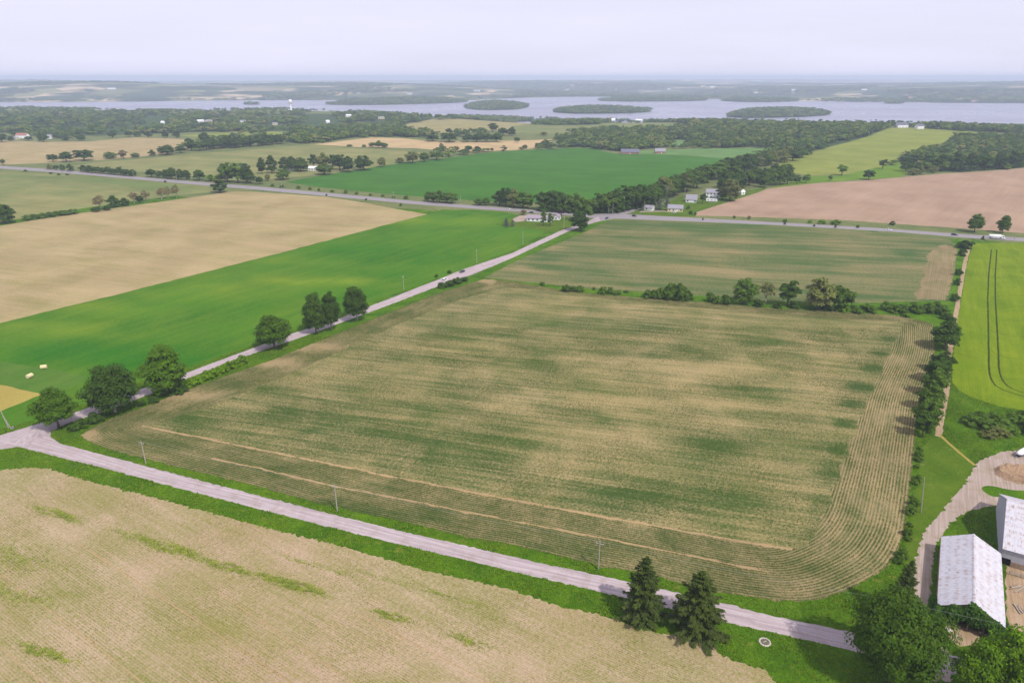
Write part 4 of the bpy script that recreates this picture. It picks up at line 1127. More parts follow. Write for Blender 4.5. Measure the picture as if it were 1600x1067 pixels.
# ------------------------------------------------------------------ buildings
def board_mat(name, c, spacing=0.3, amt=0.25, rough=0.85):
    t = NT(name)
    p = t.objco()
    sx = t.n.new('ShaderNodeSeparateXYZ')
    t.l.new(p, sx.inputs[0])
    n = t.noise(t.comb(t.math('MULTIPLY', t.math('ADD', sx.outputs[0], sx.outputs[1]), 1 / spacing), t.math('MULTIPLY', sx.outputs[2], 0.4)), 1.0, 3, 0.6)
    n2 = t.noise(p, 0.5, 4, 0.6)
    f = t.math('ADD', t.math('MULTIPLY', n, 0.6), t.math('MULTIPLY', n2, 0.4))
    t.base(t.mix(t.rng(f, 0.3, 0.7), tuple(x * (1 - amt) for x in c), tuple(min(1, x * (1 + amt)) for x in c)))
    t.b.inputs['Roughness'].default_value = rough
    return t.m

def rust_mat():
    t = NT('weathered_roof_metal')
    oi = t.n.new('ShaderNodeObjectInfo')
    p = t.objco()
    sx = t.n.new('ShaderNodeSeparateXYZ')
    t.l.new(p, sx.inputs[0])
    off = t.math('MULTIPLY', oi.outputs['Random'], 60.0)
    streak = t.noise(t.comb(t.math('MULTIPLY', t.math('ADD', sx.outputs[0], off), 2.6), t.math('MULTIPLY', sx.outputs[1], 0.55), off), 1.0, 4, 0.7)
    patch = t.noise(t.comb(t.math('ADD', sx.outputs[0], off), sx.outputs[1], off), 0.55, 3, 0.6)
    band = t.math('ABSOLUTE', t.math('SUBTRACT', t.math('FRACT', t.math('MULTIPLY', sx.outputs[1], 0.6)), 0.5))
    m = t.math('MULTIPLY', t.rng(streak, 0.47, 0.62), t.rng(patch, 0.38, 0.58))
    m = t.math('MULTIPLY', m, t.rng(band, 0.12, 0.4, 0.25, 1.0))
    base = t.mix(t.rng(t.noise(p, 1.3, 3, 0.6), 0.35, 0.65), (0.50, 0.49, 0.53), (0.40, 0.395, 0.44))
    base = t.mix(t.math('MULTIPLY', oi.outputs['Random'], 0.35), base, (0.48, 0.455, 0.47))
    t.base(t.mix(t.math('MULTIPLY', m, 1.0), base, (0.25, 0.15, 0.10)))
    t.b.inputs['Roughness'].default_value = 0.55
    t.b.inputs['Metallic'].default_value = 0.0
    return t.m
RUST = rust_mat()
WHITEWALL = board_mat('white_boards', (0.74, 0.74, 0.74), 0.25, 0.12)
GREYWALL = board_mat('grey_boards', (0.36, 0.36, 0.40), 0.5, 0.10)
BROWNWALL = board_mat('old_wood', (0.26, 0.19, 0.13), 0.3, 0.35)
CREAM = board_mat('cream_siding', (0.62, 0.55, 0.36), 0.3, 0.1)
BRICK = simple('red_brick', (0.30, 0.14, 0.10), 0.9, 0.25, 1.0)
ROOFGREY = simple('grey_shingle', (0.24, 0.23, 0.26), 0.9, 0.2, 1.5)
ROOFMAUVE = simple('mauve_shingle', (0.26, 0.21, 0.25), 0.9, 0.2, 1.5)
ROOFSLATE = simple('dark_slate', (0.12, 0.12, 0.16), 0.8, 0.25, 1.0)
ROOFRED = simple('dull_red_roof', (0.30, 0.13, 0.10), 0.85, 0.2, 1.0)
GLASS = simple('window_glass', (0.03, 0.035, 0.045), 0.1, 0.2, 1.0, 0, 0.6)
TRIM = simple('white_trim', (0.72, 0.72, 0.72), 0.6, 0.06, 2.0)
DOORSHADE = simple('doorway_shade', (0.02, 0.018, 0.016), 1.0, 0.2, 1.0)  # near-black colour, painted shade for the barn opening
CONC = simple('concrete', (0.36, 0.33, 0.31), 0.95, 0.2, 1.2)

UA = np.array([math.cos(R(58)), math.sin(R(58))])
NA = np.array([math.sin(R(58)), -math.cos(R(58))])

def roof_sheet(L, Wd, ribs, name='roof_sheet'):
    """one corrugated sheet: L along the ridge (x), Wd down the slope (y)"""
    V, F = [], []
    n = ribs * 2
    for i in range(n + 1):
        x = -L / 2 + L * i / n
        z = 0.022 if i % 2 else 0.0
        V += [(x, -Wd / 2, z), (x, Wd / 2, z)]
    F = [(2 * i, 2 * i + 2, 2 * i + 3, 2 * i + 1) for i in range(n)]
    return np_mesh(name, V, np.array(F), RUST)

def sheeted_roof(parent, L, half, eave, ridge, axis='x', cols=12, rows=2, over=0.35, x0=0.0, y0=0.0):
    """two slopes of separate metal sheets over a gable; ridge along local x or y"""
    run = half + over
    sl_ = math.hypot(run, (ridge - eave) * run / half)
    ang = math.atan2(ridge - eave, half)
    sh = roof_sheet(L / cols + 0.06, sl_ / rows + 0.12, 6)
    for side in (-1, 1):
        for c in range(cols):
            for r_ in range(rows):
                t = (r_ + 0.5) / rows
                d = run * t
                a = -L / 2 + L * (c + 0.5) / cols
                z = ridge + 0.10 - d * math.tan(ang) + (rows - r_) * 0.014 + random.uniform(0, 0.01)
                o = link('roof_sheet', sh, parent)
                tilt = -ang * side + random.uniform(-0.004, 0.004)
                if axis == 'x':
                    o.location = (x0 + a, y0 + d * side, z)
                    o.rotation_euler = (tilt, 0, 0)
                else:
                    o.location = (x0 - d * side, y0 + a, z)
                    o.rotation_euler = (tilt, 0, math.pi / 2)

def gable_shell(L, half, eave, ridge, axis='x', t=0.18, open_end=False):
    """hollow gable-ended walls"""
    mb = MB()
    if axis == 'x':
        mb.box(-L / 2, L / 2, -half, -half + t, 0, eave)
        mb.box(-L / 2, L / 2, half - t, half, 0, eave)
        pent = [(-half + t, 0), (half - t, 0), (half - t, eave), (0, ridge - 0.1), (-half + t, eave)]
        mb.prism(pent, 'x', L / 2 - t, L / 2)
        if open_end:
            top = [(-half + t, 3.0), (half - t, 3.0), (half - t, eave), (0, ridge - 0.1), (-half + t, eave)]
            mb.prism(top, 'x', -L / 2, -L / 2 + t)
        else:
            mb.prism(pent, 'x', -L / 2, -L / 2 + t)
    return mb

# long open-fronted shed with white sheet roof
c = UA * 176.5 + NA * 24.0
shed = empty('farm_shed', (c[0], c[1], float(terrain(*c))), R(58))
gable_shell(30, 6.4, 4.2, 7.5, 'x', 0.18, True).build('wall', BROWNWALL, shed)
sheeted_roof(shed, 30.4, 6.4, 4.2, 7.5, 'x', 12, 2, 0.3)
mb = MB(); mb.prism([(-0.35, 7.52), (0.35, 7.52), (0.0, 7.72)], 'x', -15.25, 15.25); mb.build('ridge_cap', RUST, shed)
for yy in (-3.1, 0.0, 3.1):
    mb = MB(); mb.box(-14.95, -14.75, yy - .12, yy + .12, 0, 2.98); mb.build('post', BROWNWALL, shed)
mb = MB(); mb.box(-15.0, 14.8, -6.2, 6.2, 0.0, 0.06); mb.build('floor_slab', DIRT, shed)
tag(shed, 'long farm shed with rust-streaked white sheet roof and vine-covered open end', 'shed')

def vine():
    rg = np.random.default_rng(77)
    C, N = [], []
    def patch(n, fx):
        for _ in range(n):
            p, q = fx()
            C.append(p); N.append(q)
    def front():
        y = rg.uniform(-7.1, 7.1)
        top = 7.7 - abs(y) * 0.52 + 0.35 * math.sin(y * 2.1) + (0.5 if -1.5 < y < 0.8 else -0.1)
        lo = 2.3 + 0.5 * math.sin(y * 1.7) if -4.6 < y < 4.9 else 0.0
        z = rg.uniform(lo, top)
        return (-15.35 - abs(rg.normal(0, 0.35)) - 0.5 * math.sin((z - lo) / max(top - lo, 1) * 3.14), y, z), (-1, rg.normal(0, .5), 0.6 + rg.normal(0, .4))
    def left():
        x = -15.4 + abs(rg.normal(0, 1)) * 2.6
        top = 4.6 * math.exp(-(max(0, x + 14) / 7) ** 2)
        z = rg.uniform(0, 1) ** 0.8 * top
        return (x, 6.75 + abs(rg.normal(0, .4)) + 0.8 * (1 - z / 5), z), (rg.normal(0, .5), 1, 0.6)
    def right():
        x = -15.4 + abs(rg.normal(0, 1)) * 2.0
        z = rg.uniform(0, 4.2) * math.exp(-(max(0, x + 14) / 5) ** 2)
        return (x, -6.75 - abs(rg.normal(0, .35)), z), (rg.normal(0, .5), -1, 0.6)
    def corner():
        z = rg.uniform(0, 4.4)
        r_ = 1.7 * (1 - z / 7)
        a = rg.uniform(0, 6.28)
        return (-15.6 + r_ * math.cos(a), 6.6 + r_ * math.sin(a), z), (math.cos(a), math.sin(a), .7)
    patch(3600, front); patch(1500, left); patch(900, right); patch(1200, corner)
    V, F = quads(np.array(C), np.array(N, float), 0.27, rg, 1.1)
    return np_mesh('foliage', V, F, FOL)
vn = empty('climbing_vine', tuple(shed.location), R(58))
o = link('foliage', vine(), vn); o.color = (0.04, 0.095, 0.014, 1)
mb = MB()
for yy in (-6.4, -2.9, 3.3, 6.5):
    mb.tube([(-15.25, yy, 0), (-15.3, yy + .2, 2.2), (-15.28, yy * .85, 4.2)], [.09, .06, .03], 5)
mb.build('stem', BARK, vn)
tag(vn, 'dense green vine smothering the near end of the long shed', 'vine')

# large barn at the right edge; its ridge runs across the shed's
c = UA * 208.0 + NA * 41.2
barn = empty('barn', (c[0], c[1], float(terrain(*c))), R(58))
HL, HY, EV, RG = 14.6, 10.0, 5.0, 11.5      # half run (local x), half length (local y)
mb = MB()
mb.box(-HL, -HL + .2, -HY, HY - 2.2, 1.6, EV); mb.box(-HL, -HL + .2, HY - 2.2, HY, 2.2, EV)
mb.box(HL - .2, HL, -HY, HY, 0, EV)
pent = [(-HL + .2, 0), (HL - .2, 0), (HL - .2, EV), (0, RG - .1), (-HL + .2, EV)]
mb.prism(pent, 'y', HY - .2, HY); mb.prism(pent, 'y', -HY, -HY + .2)
mb.build('wall', GREYWALL, barn)
mb = MB(); mb.box(-HL - .03, -HL + .18, -HY, HY - 2.3, 0, 1.6); mb.build('lower_wall', BROWNWALL, barn)
mb = MB(); mb.box(-HL + .5, -HL + .6, HY - 2.25, HY - .25, 0, 2.2); mb.build('doorway_shade_panel', DOORSHADE, barn)  # dark panel behind the opening paints in the shade of the interior
sheeted_roof(barn, 2 * HY + .5, HL, EV, RG, 'y', 9, 4, 0.35)
mb = MB(); mb.prism([(-.4, RG + .03), (.4, RG + .03), (0, RG + .25)], 'y', -HY - .25, HY + .25); mb.build('ridge_cap', RUST, barn)
tag(barn, 'large grey barn with rusty white roof at the right picture edge', 'barn')

def house(name, px, py, L, Wd, wh, rh, rz, wall, roof, label, cat='house', wins=4, chimney=True, storeys=1, door=True, back=True):
    B = G1(px, py)
    h = empty(name, tuple(B), R(rz))
    mb = MB()
    mb.box(-L / 2, L / 2, -Wd / 2, Wd / 2, -.5, wh)
    for s in (-1, 1):
        mb.prism([(-Wd / 2, wh), (Wd / 2, wh), (0, wh + rh - .06)], 'x', s * L / 2 - (0.12 if s > 0 else 0), s * L / 2 + (0 if s > 0 else 0.12))
    mb.build('wall', wall, h)
    mb = MB()
    o_ = 0.45
    e = rh * (Wd / 2 + o_) / (Wd / 2)
    mb.prism([(-Wd / 2 - o_, wh + rh - e), (0, wh + rh), (Wd / 2 + o_, wh + rh - e), (Wd / 2 + o_, wh + rh - e + .16), (0, wh + rh + .18), (-Wd / 2 - o_, wh + rh - e + .16)], 'x', -L / 2 - o_, L / 2 + o_)
    rf = mb.build('roof', roof, h)
    if chimney:
        mb = MB(); mb.box(L * .18, L * .18 + .7, -.2, .5, wh + rh - .5, wh + rh + 1.0); mb.build('chimney', BRICK, rf)
    for st in range(storeys):
        z0 = 0.9 + st * 2.8
        for side in ((-1, 1) if back else (-1,)):
            for i in range(wins):
                x = -L / 2 + L * (i + .5) / wins
                if door and side < 0 and st == 0 and i == wins // 2: 
                    mb = MB(); y = side * (Wd / 2 + .03); mb.box(x - .5, x + .5, min(y, y + .06 * side), max(y, y + .06 * side), 0, 2.1)
                    mb.build('door', TRIM if wall is not TRIM else ROOFGREY, h)
                    continue
                y = side * (Wd / 2 + .02)
                mb = MB()
                a_, b_ = min(y, y + .07 * side), max(y, y + .07 * side)
                mb.box(x - .8, x + .8, a_, b_, z0 - .1, z0 + 1.4)
                w_ = mb.build('window', TRIM, h)
                mb = MB(); yy = side * (Wd / 2 + .11)
                mb.box(x - .68, x + .68, min(yy, yy + .02 * side), max(yy, yy + .02 * side), z0, z0 + 1.3)
                mb.build('pane', GLASS, w_)
        for s in (-1, 1):
            mb = MB(); xx = s * (L / 2 + .02)
            mb.box(min(xx, xx + .07 * s), max(xx, xx + .07 * s), -.7, .7, z0 - .1, z0 + 1.4)
            w_ = mb.build('window', TRIM, h)
            mb = MB(); xx = s * (L / 2 + .11)
            mb.box(min(xx, xx + .02 * s), max(xx, xx + .02 * s), -.58, .58, z0, z0 + 1.3)
            mb.build('pane', GLASS, w_)
    tag(h, label, cat)
    return h
CLEAR = []
house('bungalow', 844, 345, 23, 9, 2.9, 2.3, -12, WHITEWALL, ROOFMAUVE, 'long white bungalow with mauve roof beside the highway junction', wins=6)
house('garage', 870, 343, 5.5, 6, 2.8, 1.8, 70, WHITEWALL, ROOFMAUVE, 'small white garage right of the mauve-roofed bungalow', 'garage', wins=2, chimney=False)
house('bungalow', 1055, 329.5, 14, 9, 3.0, 2.8, -14, CREAM, ROOFGREY, 'cream bungalow with grey roof near the blue-grey spruces', wins=4)
house('garage', 1080, 315.5, 11, 9.5, 3.0, 4.4, -14, WHITEWALL, ROOFGREY, 'white garage with a steep grey roof behind the cream bungalow', 'garage', wins=3, chimney=False)
house('farmhouse', 1113, 308.5, 14, 10, 5.6, 3.2, -14, WHITEWALL, ROOFGREY, 'two-storey white farmhouse with grey roof at the ploughed field', wins=4, storeys=2)
house('garage', 1015, 328, 8, 7, 2.6, 1.8, -30, WHITEWALL, ROOFGREY, 'low grey-roofed outbuilding under the junction trees', 'outbuilding', wins=2, chimney=False)
house('garden_shed', 1159, 304, 5, 4, 3.0, 1.8, 30, WHITEWALL, TRIM, 'small white shed right of the large farmhouse tree', 'shed', wins=1, chimney=False, door=False)
house('brick_house', 984, 240.5, 30, 12, 3.4, 4.6, -5, BRICK, ROOFSLATE, 'wide brick house with dark slate roof behind the soy field', wins=7, storeys=1)
house('brick_house', 1031, 239.5, 17, 11, 3.4, 4.6, -5, BRICK, ROOFGREY, 'smaller brick house with pale roof behind the soy field', wins=4, storeys=1)
for nm, px, py, L, Wd, wh, rh, rz, wl_, rf_, lb in (
    ('farmhouse', 36, 216, 22, 12, 6, 4, 0, WHITEWALL, ROOFRED, 'white farm building with dull red roof at upper left'),
    ('farmhouse', 78, 217, 9, 8, 5, 3, 20, WHITEWALL, ROOFGREY, 'tiny white house beside the upper left tan field'),
    ('farmhouse', 22, 218, 18, 8, 3, 2, 0, CREAM, ROOFGREY, 'low cream building left of the red-roofed farm building'),
    ('farmhouse', 490, 266.5, 12, 8, 3.4, 2.4, -10, WHITEWALL, TRIM, 'white building half hidden in the farmstead grove, right one'),
    ('farmhouse', 453, 267, 7, 6, 3.4, 2.4, -10, WHITEWALL, ROOFGREY, 'small pale building in the farmstead grove, left one'),
    ('farmhouse', 1408, 199.5, 26, 12, 6, 5, 10, WHITEWALL, ROOFSLATE, 'white house on the crest of the yellow-green hill, left one'),
    ('farmhouse', 1436, 201.5, 16, 10, 6, 4, 10, WHITEWALL, ROOFSLATE, 'white house on the crest of the yellow-green hill, right one'),
    ('farmhouse', 958, 191, 14, 12, 9, 4, 0, WHITEWALL, TRIM, 'white lakeside house, left one of three above the pasture'),
    ('farmhouse', 998, 190.5, 24, 10, 6, 3, 0, WHITEWALL, TRIM, 'white lakeside house, middle one of three above the pasture'),
    ('farmhouse', 1036, 191.5, 18, 10, 6, 3, 0, WHITEWALL, ROOFGREY, 'white lakeside house, right one of three above the pasture'),
    ('farmhouse', 545, 183, 26, 16, 9, 4, 0, WHITEWALL, TRIM, 'bright white lakeside building in the left woodland'),
    ('farmhouse', 512, 193, 16, 14, 9, 5, 40, WHITEWALL, TRIM, 'white gabled house among trees below the bright lakeside building'),
    ('farmhouse', 255, 195, 14, 12, 10, 5, 0, WHITEWALL, TRIM, 'white house left of the pair in the left woodland'),
    ('farmhouse', 314, 191.5, 30, 14, 8, 4, 0, WHITEWALL, TRIM, 'long white building, left of the pair in the left woodland'),
    ('farmhouse', 327, 191.5, 30, 14, 8, 4, 0, WHITEWALL, ROOFGREY, 'long white building, right of the pair in the left woodland'),
    ('farmhouse', 380, 192, 26, 12, 8, 4, 0, WHITEWALL, ROOFGREY, 'pale building in the woodland left of the water tower'),
    ('farmhouse', 430, 196, 20, 12, 8, 4, 0, CREAM, ROOFGREY, 'cream building in the woodland below the water tower'),
    ('farmhouse', 596, 186, 30, 12, 8, 4, 0, CREAM, ROOFGREY, 'pale building near the shore right of the bright white one')):
    if py < 198 and px < 700: L, Wd, wh, rh = L * .62, Wd * .62, wh * .62, rh * .62
    house(nm, px, py, L, Wd, wh, rh, rz, wl_, rf_, lb, wins=3, chimney=False, door=False, back=False)
    CLEAR.append(G1(px, py)[:2])
CLEAR += [G1(984, 240.5)[:2], G1(1031, 239.5)[:2], G1(455, 173.5)[:2]]
for i, (px, py) in enumerate(sorted([(893, 134.5), (886, 142), (858, 141.5), (1098, 135.5), (1113, 137), (1045, 140), (1002, 146), (962, 141), (1350, 142), (1421, 154.5), (1522, 160), (1240, 142), (745, 143.5), (640, 148), (175, 140), (1180, 146)])):
    far_b = house('far_building', px, py, random.uniform(34, 60), 26, random.uniform(7, 11), 6, random.choice([0, 20, -15]), random.choice([WHITEWALL, WHITEWALL, CREAM, GREYWALL]), random.choice([TRIM, ROOFGREY, ROOFRED]), f'{ordinal(i + 1)} pale speck-sized building from the left beyond the lake', 'building', wins=3, chimney=False, door=False, back=False)
    far_b['group'] = 'buildings beyond the lake'
    CLEAR.append(G1(px, py)[:2])

wt = empty('water_tower', tuple(G1(455, 173.5)))
mb = MB(); mb.tube([(0, 0, -1), (0, 0, 24), (0, 0, 26)], [3.6, 3.0, 4.0], 14); mb.build('column', TRIM, wt)
mb = MB(); mb.tube([(0, 0, 26), (0, 0, 28), (0, 0, 36), (0, 0, 39), (0, 0, 40.5)], [4.0, 6.2, 6.4, 4.6, 1.0], 16); mb.build('tank', TRIM, wt, True)
tag(wt, 'tall white water tower in front of the lake at left', 'water tower')

# ------------------------------------------------------------------ utility poles and wires
POLEW = simple('pole_wood', (0.30, 0.27, 0.23), 0.9, 0.2, 3)
CERAM = simple('insulator', (0.5, 0.5, 0.5), 0.4, 0.1, 2)
METAL = simple('dull_metal', (0.35, 0.36, 0.38), 0.5, 0.15, 2, 0.6)
def pole(px, py, top, label, rz=68, rad=0.19, arm=True, lean=0.0, light=False):
    B = G1(px, py)
    h = height_at(B, top)
    p = empty('utility_pole', tuple(B), R(rz))
    p.rotation_euler = (0, lean, R(rz if not lean else 0))
    mb = MB(); mb.tube([(0, 0, -.5), (0, 0, h * .5), (0, 0, h)], [rad, rad * .85, rad * .62], 8); mb.build('pole', POLEW, p)
    if arm:
        mb = MB(); mb.box(-.08, .08, -1.1, 1.1, h - .75, h - .58); mb.build('crossarm', POLEW, p)
        for y in (-1.0, 0.0, 1.0):
            mb = MB(); z = h - .57 if y else h
            mb.tube([(0, y, z), (0, y, z + .12), (0, y, z + .22)], [.05, .08, .04], 6); mb.build('insulator', CERAM, p)
    if light:
        mb = MB(); mb.tube([(0, 0, h - 1), (0, .8, h - .4), (0, 1.8, h - .35)], .05, 5); mb.build('lamp_arm', METAL, p)
        mb = MB(); mb.box(-.15, .15, 1.5, 2.2, h - .42, h - .3); mb.build('lamp_head', METAL, p)
    tag(p, label, 'utility pole', 'utility poles')
    return Vector((B[0], B[1], B[2] + h))
tops = [pole(228, 724, 690, 'wooden utility pole beside the side road nearest the junction'),
        pole(527, 798, 758, 'wooden utility pole at the middle of the front field edge'),
        pole(935, 889, 846, 'thin utility pole just left of the two spruces'),
        pole(1373, 984, 936, 'utility pole with crossarm half hidden by the large driveway tree')]
pole(1439, 801, 745, 'leaning white pole on the lawn beside the farm driveway', rad=.17, arm=False, lean=-.13)
for a_ in ((631, 454, 431, 'left utility pole along the lush green field'), (745, 412, 390, 'middle utility pole along the lush green field'), (817, 382, 362, 'right utility pole along the lush green field'),
           (881, 358, 338, 'pale utility pole at the corner of the mauve-roofed house lot'), (441, 301, 283, 'tall pole on the highway at the top of the tan field'),
           (277, 284, 269, 'pole on the near highway verge at the left dark trees'), (210, 281, 267, 'pole on the highway where the tree row ends'), (615, 314, 300, 'pole on the far highway verge below the soy field centre'),
           (720, 323, 305, 'pole on the highway right of the verge clump'), (839, 329, 314, 'pole on the highway behind the mauve-roofed bungalow'),
           (957, 335, 310, 'tallest pole at the highway junction'), (951, 335, 324, 'short pole left of the tallest junction pole'), (1006, 331, 315, 'pole at the entrance of the farmhouse lot'),
           (1069, 312, 296, 'thin pole left of the steep-roofed garage'), (1585, 374, 363, 'pole on the highway right of the white truck')):
    pole(a_[0], a_[1], a_[2], a_[3], rz=-20, rad=.2)
# braced double pole at the junction
B = G1(14, 669)
ap = empty('braced_pole', tuple(B), R(0))
mb = MB(); mb.tube([(0, 0, -.5), (-.6, 0, 3.5), (-1.1, 0, 7.4)], [.2, .17, .13], 8); mb.build('pole', POLEW, ap)
mb = MB(); mb.tube([(1.6, -.8, -.4), (-.7, -.15, 5.2)], [.15, .11], 7); mb.build('brace', POLEW, ap)
mb = MB(); mb.box(1.6, 2.2, -.7, -.1, 0, .9); mb.build('cabinet', METAL, ap)
tag(ap, 'braced wooden pole standing at the left edge by the road junction', 'utility pole', 'utility poles')
WIREM = simple('wire', (0.25, 0.25, 0.26), 0.6, 0.1, 1)
def wire(a, b, dx, label, sag=1.0):
    mb = MB(); pts_ = []
    d = (b - a); d.z = 0; d.normalize(); n_ = Vector((-d.y, d.x, 0)) * dx
    for i in range(13):
        t = i / 12
        p = a.lerp(b, t) + n_
        p.z += (-.45 if dx else .2) - sag * 4 * t * (1 - t)
        pts_.append(p)
    mb.tube(pts_, 0.018, 4)
    tag(mb.build('overhead_wire', WIREM), label, 'wire', 'overhead wires')
names_ = ('junction pole to the front field pole', 'front field pole to the spruce pole', 'spruce pole to the driveway tree pole')
for k in range(3):
    wire(tops[k], tops[k + 1], 0.0, 'thin overhead wire from the ' + names_[k])
ext = tops[3] + (tops[3] - tops[2]).normalized() * 60
wire(tops[3], Vector((ext.x, ext.y, tops[3].z)), 0.0, 'thin overhead wire crossing in front of the vine-covered shed', .6)

# ------------------------------------------------------------------ vehicles
RUBBER = simple('rubber', (0.02, 0.02, 0.02), 0.9, 0.2, 2)
RIM = simple('wheel_rim', (0.4, 0.4, 0.42), 0.4, 0.1, 2, 0.7)
LAMP = simple('lamp_glass', (0.6, 0.6, 0.58), 0.2, 0.1, 2)
RLAMP = simple('red_lamp', (0.35, 0.02, 0.02), 0.3, 0.1, 2)
def paint(name, c):
    return simple(name, c, 0.3, 0.05, 1.0, 0, 0.5)
def wheel(parent, x, y, r=.34, w=.24):
    mb = MB(); s = 1 if y > 0 else -1
    mb.tube([(x, y - w / 2, r), (x, y + w / 2, r)], r, 12); t_ = mb.build('wheel', RUBBER, parent)
    mb = MB(); yy = y + s * (w / 2 + .005)
    mb.tube([(x, yy - .01, r), (x, yy + .01, r)], r * .6, 10); mb.build('rim', RIM, t_)
def car(px, py, rz, col, label, kind='car'):
    B = G1(px, py)
    c_ = empty('car', tuple(B), R(rz))
    suv = kind == 'suv'
    H1, H2 = (.95, 1.72) if suv else (.85, 1.45)
    pm = paint('car_paint', col)
    mb = MB()
    prof = [(-2.25, .3), (2.2, .3), (2.3, .55), (2.2, .75), (1.2, H1), (-2.1, H1), (-2.3, .8)]
    mb.prism(prof, 'y', -.9, .9); mb.build('body', pm, c_)
    cab = [(1.15, H1), (.45, H2 - .04), (-1.4 if not suv else -1.9, H2), (-2.0 if not suv else -2.15, H1)]
    mb = MB(); n = 4
    vs = [(x, -.82, z) if z == H1 else (x, -.66, z) for x, z in cab] + [(x, .82, z) if z == H1 else (x, .66, z) for x, z in cab]
    mb.add(vs, [(0, 1, 2, 3), (7, 6, 5, 4), (0, 4, 5, 1), (1, 5, 6, 2), (2, 6, 7, 3), (3, 7, 4, 0)])
    g_ = mb.build('cabin_glass', GLASS, c_)
    mb = MB(); mb.box(-1.45 if not suv else -1.95, .5, -.66, .66, H2 - .02, H2 + .05); mb.build('roof', pm, c_)
    for s in (-1, 1):
        for x in (1.4, -1.4): wheel(c_, x, s * .82)
        mb = MB(); mb.box(2.2, 2.28, s * .65 - .18, s * .65 + .18, .6, .74); mb.build('headlight', LAMP, c_)
        mb = MB(); mb.box(-2.32, -2.25, s * .7 - .14, s * .7 + .14, .65, .82); mb.build('tail_light', RLAMP, c_)
    tag(c_, label, 'car')
    return c_
W_, K_, N_ = (.78, .78, .78), (.025, .025, .03), (.03, .035, .07)
car(695, 439, 58, W_, 'white car driving on the side road beside the dark bushes', 'suv')
car(722, 425.5, 238, K_, 'dark car on the side road just above the white car')
car(948, 342, 240, N_, 'dark car turning at the highway junction')
car(991, 338.5, -18, K_, 'black car on the highway in front of the farmhouse lot', 'suv')
car(1389, 360, -17, W_, 'white car on the highway below the ploughed field')
car(1491, 367.8, -17, N_, 'navy car on the highway left of the white truck', 'suv')
car(794, 327.8, -20, W_, 'pale car on the highway left of the mauve-roofed bungalow')
car(830, 333, 160, K_, 'small dark car on the highway above the mauve roof')
car(1053, 332.5, -14, W_, 'white car parked in front of the cream bungalow', 'suv')
car(1001, 329.5, -30, K_, 'dark car parked under the trees at the farmhouse entrance')
def truck(px, py, rz):
    B = G1(px, py)
    t_ = empty('tanker_truck', tuple(B), R(rz))
    wm = paint('truck_white', (.75, .75, .75))
    mb = MB(); mb.box(-5.6, 3.6, -.5, .5, .75, 1.05); mb.build('chassis', METAL, t_)
    mb = MB(); mb.prism([(3.0, .7), (5.5, .7), (5.6, 1.7), (5.0, 1.9), (4.6, 2.95), (3.0, 3.0)], 'y', -1.2, 1.2); cb = mb.build('cab', wm, t_)
    mb = MB(); mb.prism([(5.02, 1.92), (4.64, 2.85), (4.72, 2.88), (5.1, 1.95)], 'y', -1.05, 1.05); mb.build('windscreen', GLASS, cb)
    for s in (-1, 1):
        mb = MB(); mb.box(3.6, 4.5, s * 1.21 - .01, s * 1.21 + .01, 1.9, 2.7); mb.build('side_window', GLASS, cb)
    mb = MB(); mb.tube([(-5.9, 0, 2.35), (-5.6, 0, 2.35), (2.4, 0, 2.35), (2.7, 0, 2.35)], [.9, 1.25, 1.25, .9], 16); mb.build('tank', wm, t_, True)
    mb = MB(); mb.box(-5.6, 2.4, -.35, .35, 3.55, 3.68); mb.build('catwalk', METAL, t_)
    mb = MB(); mb.box(-4.2, 1.6, -1.25, 1.25, 1.05, 1.25); mb.build('side_skirt', wm, t_)
    for s in (-1, 1):
        for x in (4.4, -.6, -2.9, -4.2): wheel(t_, x, s * 1.05, .52, .3)
    tag(t_, 'white tanker truck on the highway at the right below two trees', 'truck')
truck(1557, 373.5, -17)
B = G1(1112, 315.5)
tr = empty('travel_trailer', tuple(B), R(-14))
mb = MB(); mb.prism([(-5.6, .6), (5.2, .6), (5.6, 1.4), (5.2, 2.9), (-5.6, 2.9)], 'y', -1.25, 1.25); mb.build('body', TRIM, tr)
for x in (-3.5, 0.0, 3.2):
    mb = MB(); mb.box(x - .7, x + .7, -1.29, -1.26, 1.5, 2.3); mb.build('window', GLASS, tr)
for s in (-1, 1):
    for x in (-.6, .5): wheel(tr, x, s * 1.1, .36, .22)
tag(tr, 'long white travel trailer parked in front of the two-storey farmhouse', 'trailer')
# covered boat on its trailer at the right edge of the yard
B = G1(1597, 711)
bt = empty('covered_boat', tuple(B), R(30))
def loft(sec, name, mat, parent):
    n = len(sec[0]); vs = [p for s_ in sec for p in s_]
    mb = MB(); fs = [(i * n + k, i * n + (k + 1) % n, (i + 1) * n + (k + 1) % n, (i + 1) * n + k) for i in range(len(sec) - 1) for k in range(n)]
    fs += [tuple(range(n))[::-1], tuple(range((len(sec) - 1) * n, len(sec) * n))]
    mb.add(vs, fs); return mb.build(name, mat, parent, True)
hs, cs = [], []
for x, w in ((-3.4, .5), (-2.6, .95), (-1, 1.2), (1.5, 1.25), (3.4, 1.15)):
    hs.append([(x, -w, 1.25), (x, -w * .8, .75), (x, 0, .5), (x, w * .8, .75), (x, w, 1.25)])
    cs.append([(x, -w * 1.03, 1.26), (x, -w * .7, 1.26 + .75 * min(1, w)), (x, 0, 1.26 + 1.05 * min(1, w)), (x, w * .7, 1.26 + .75 * min(1, w)), (x, w * 1.03, 1.26)])
loft(hs, 'hull', simple('navy_hull', (.02, .03, .09), .3, .1, 1), bt)
loft(cs, 'cover', simple('white_cover', (.74, .74, .74), .7, .06, 1), bt)
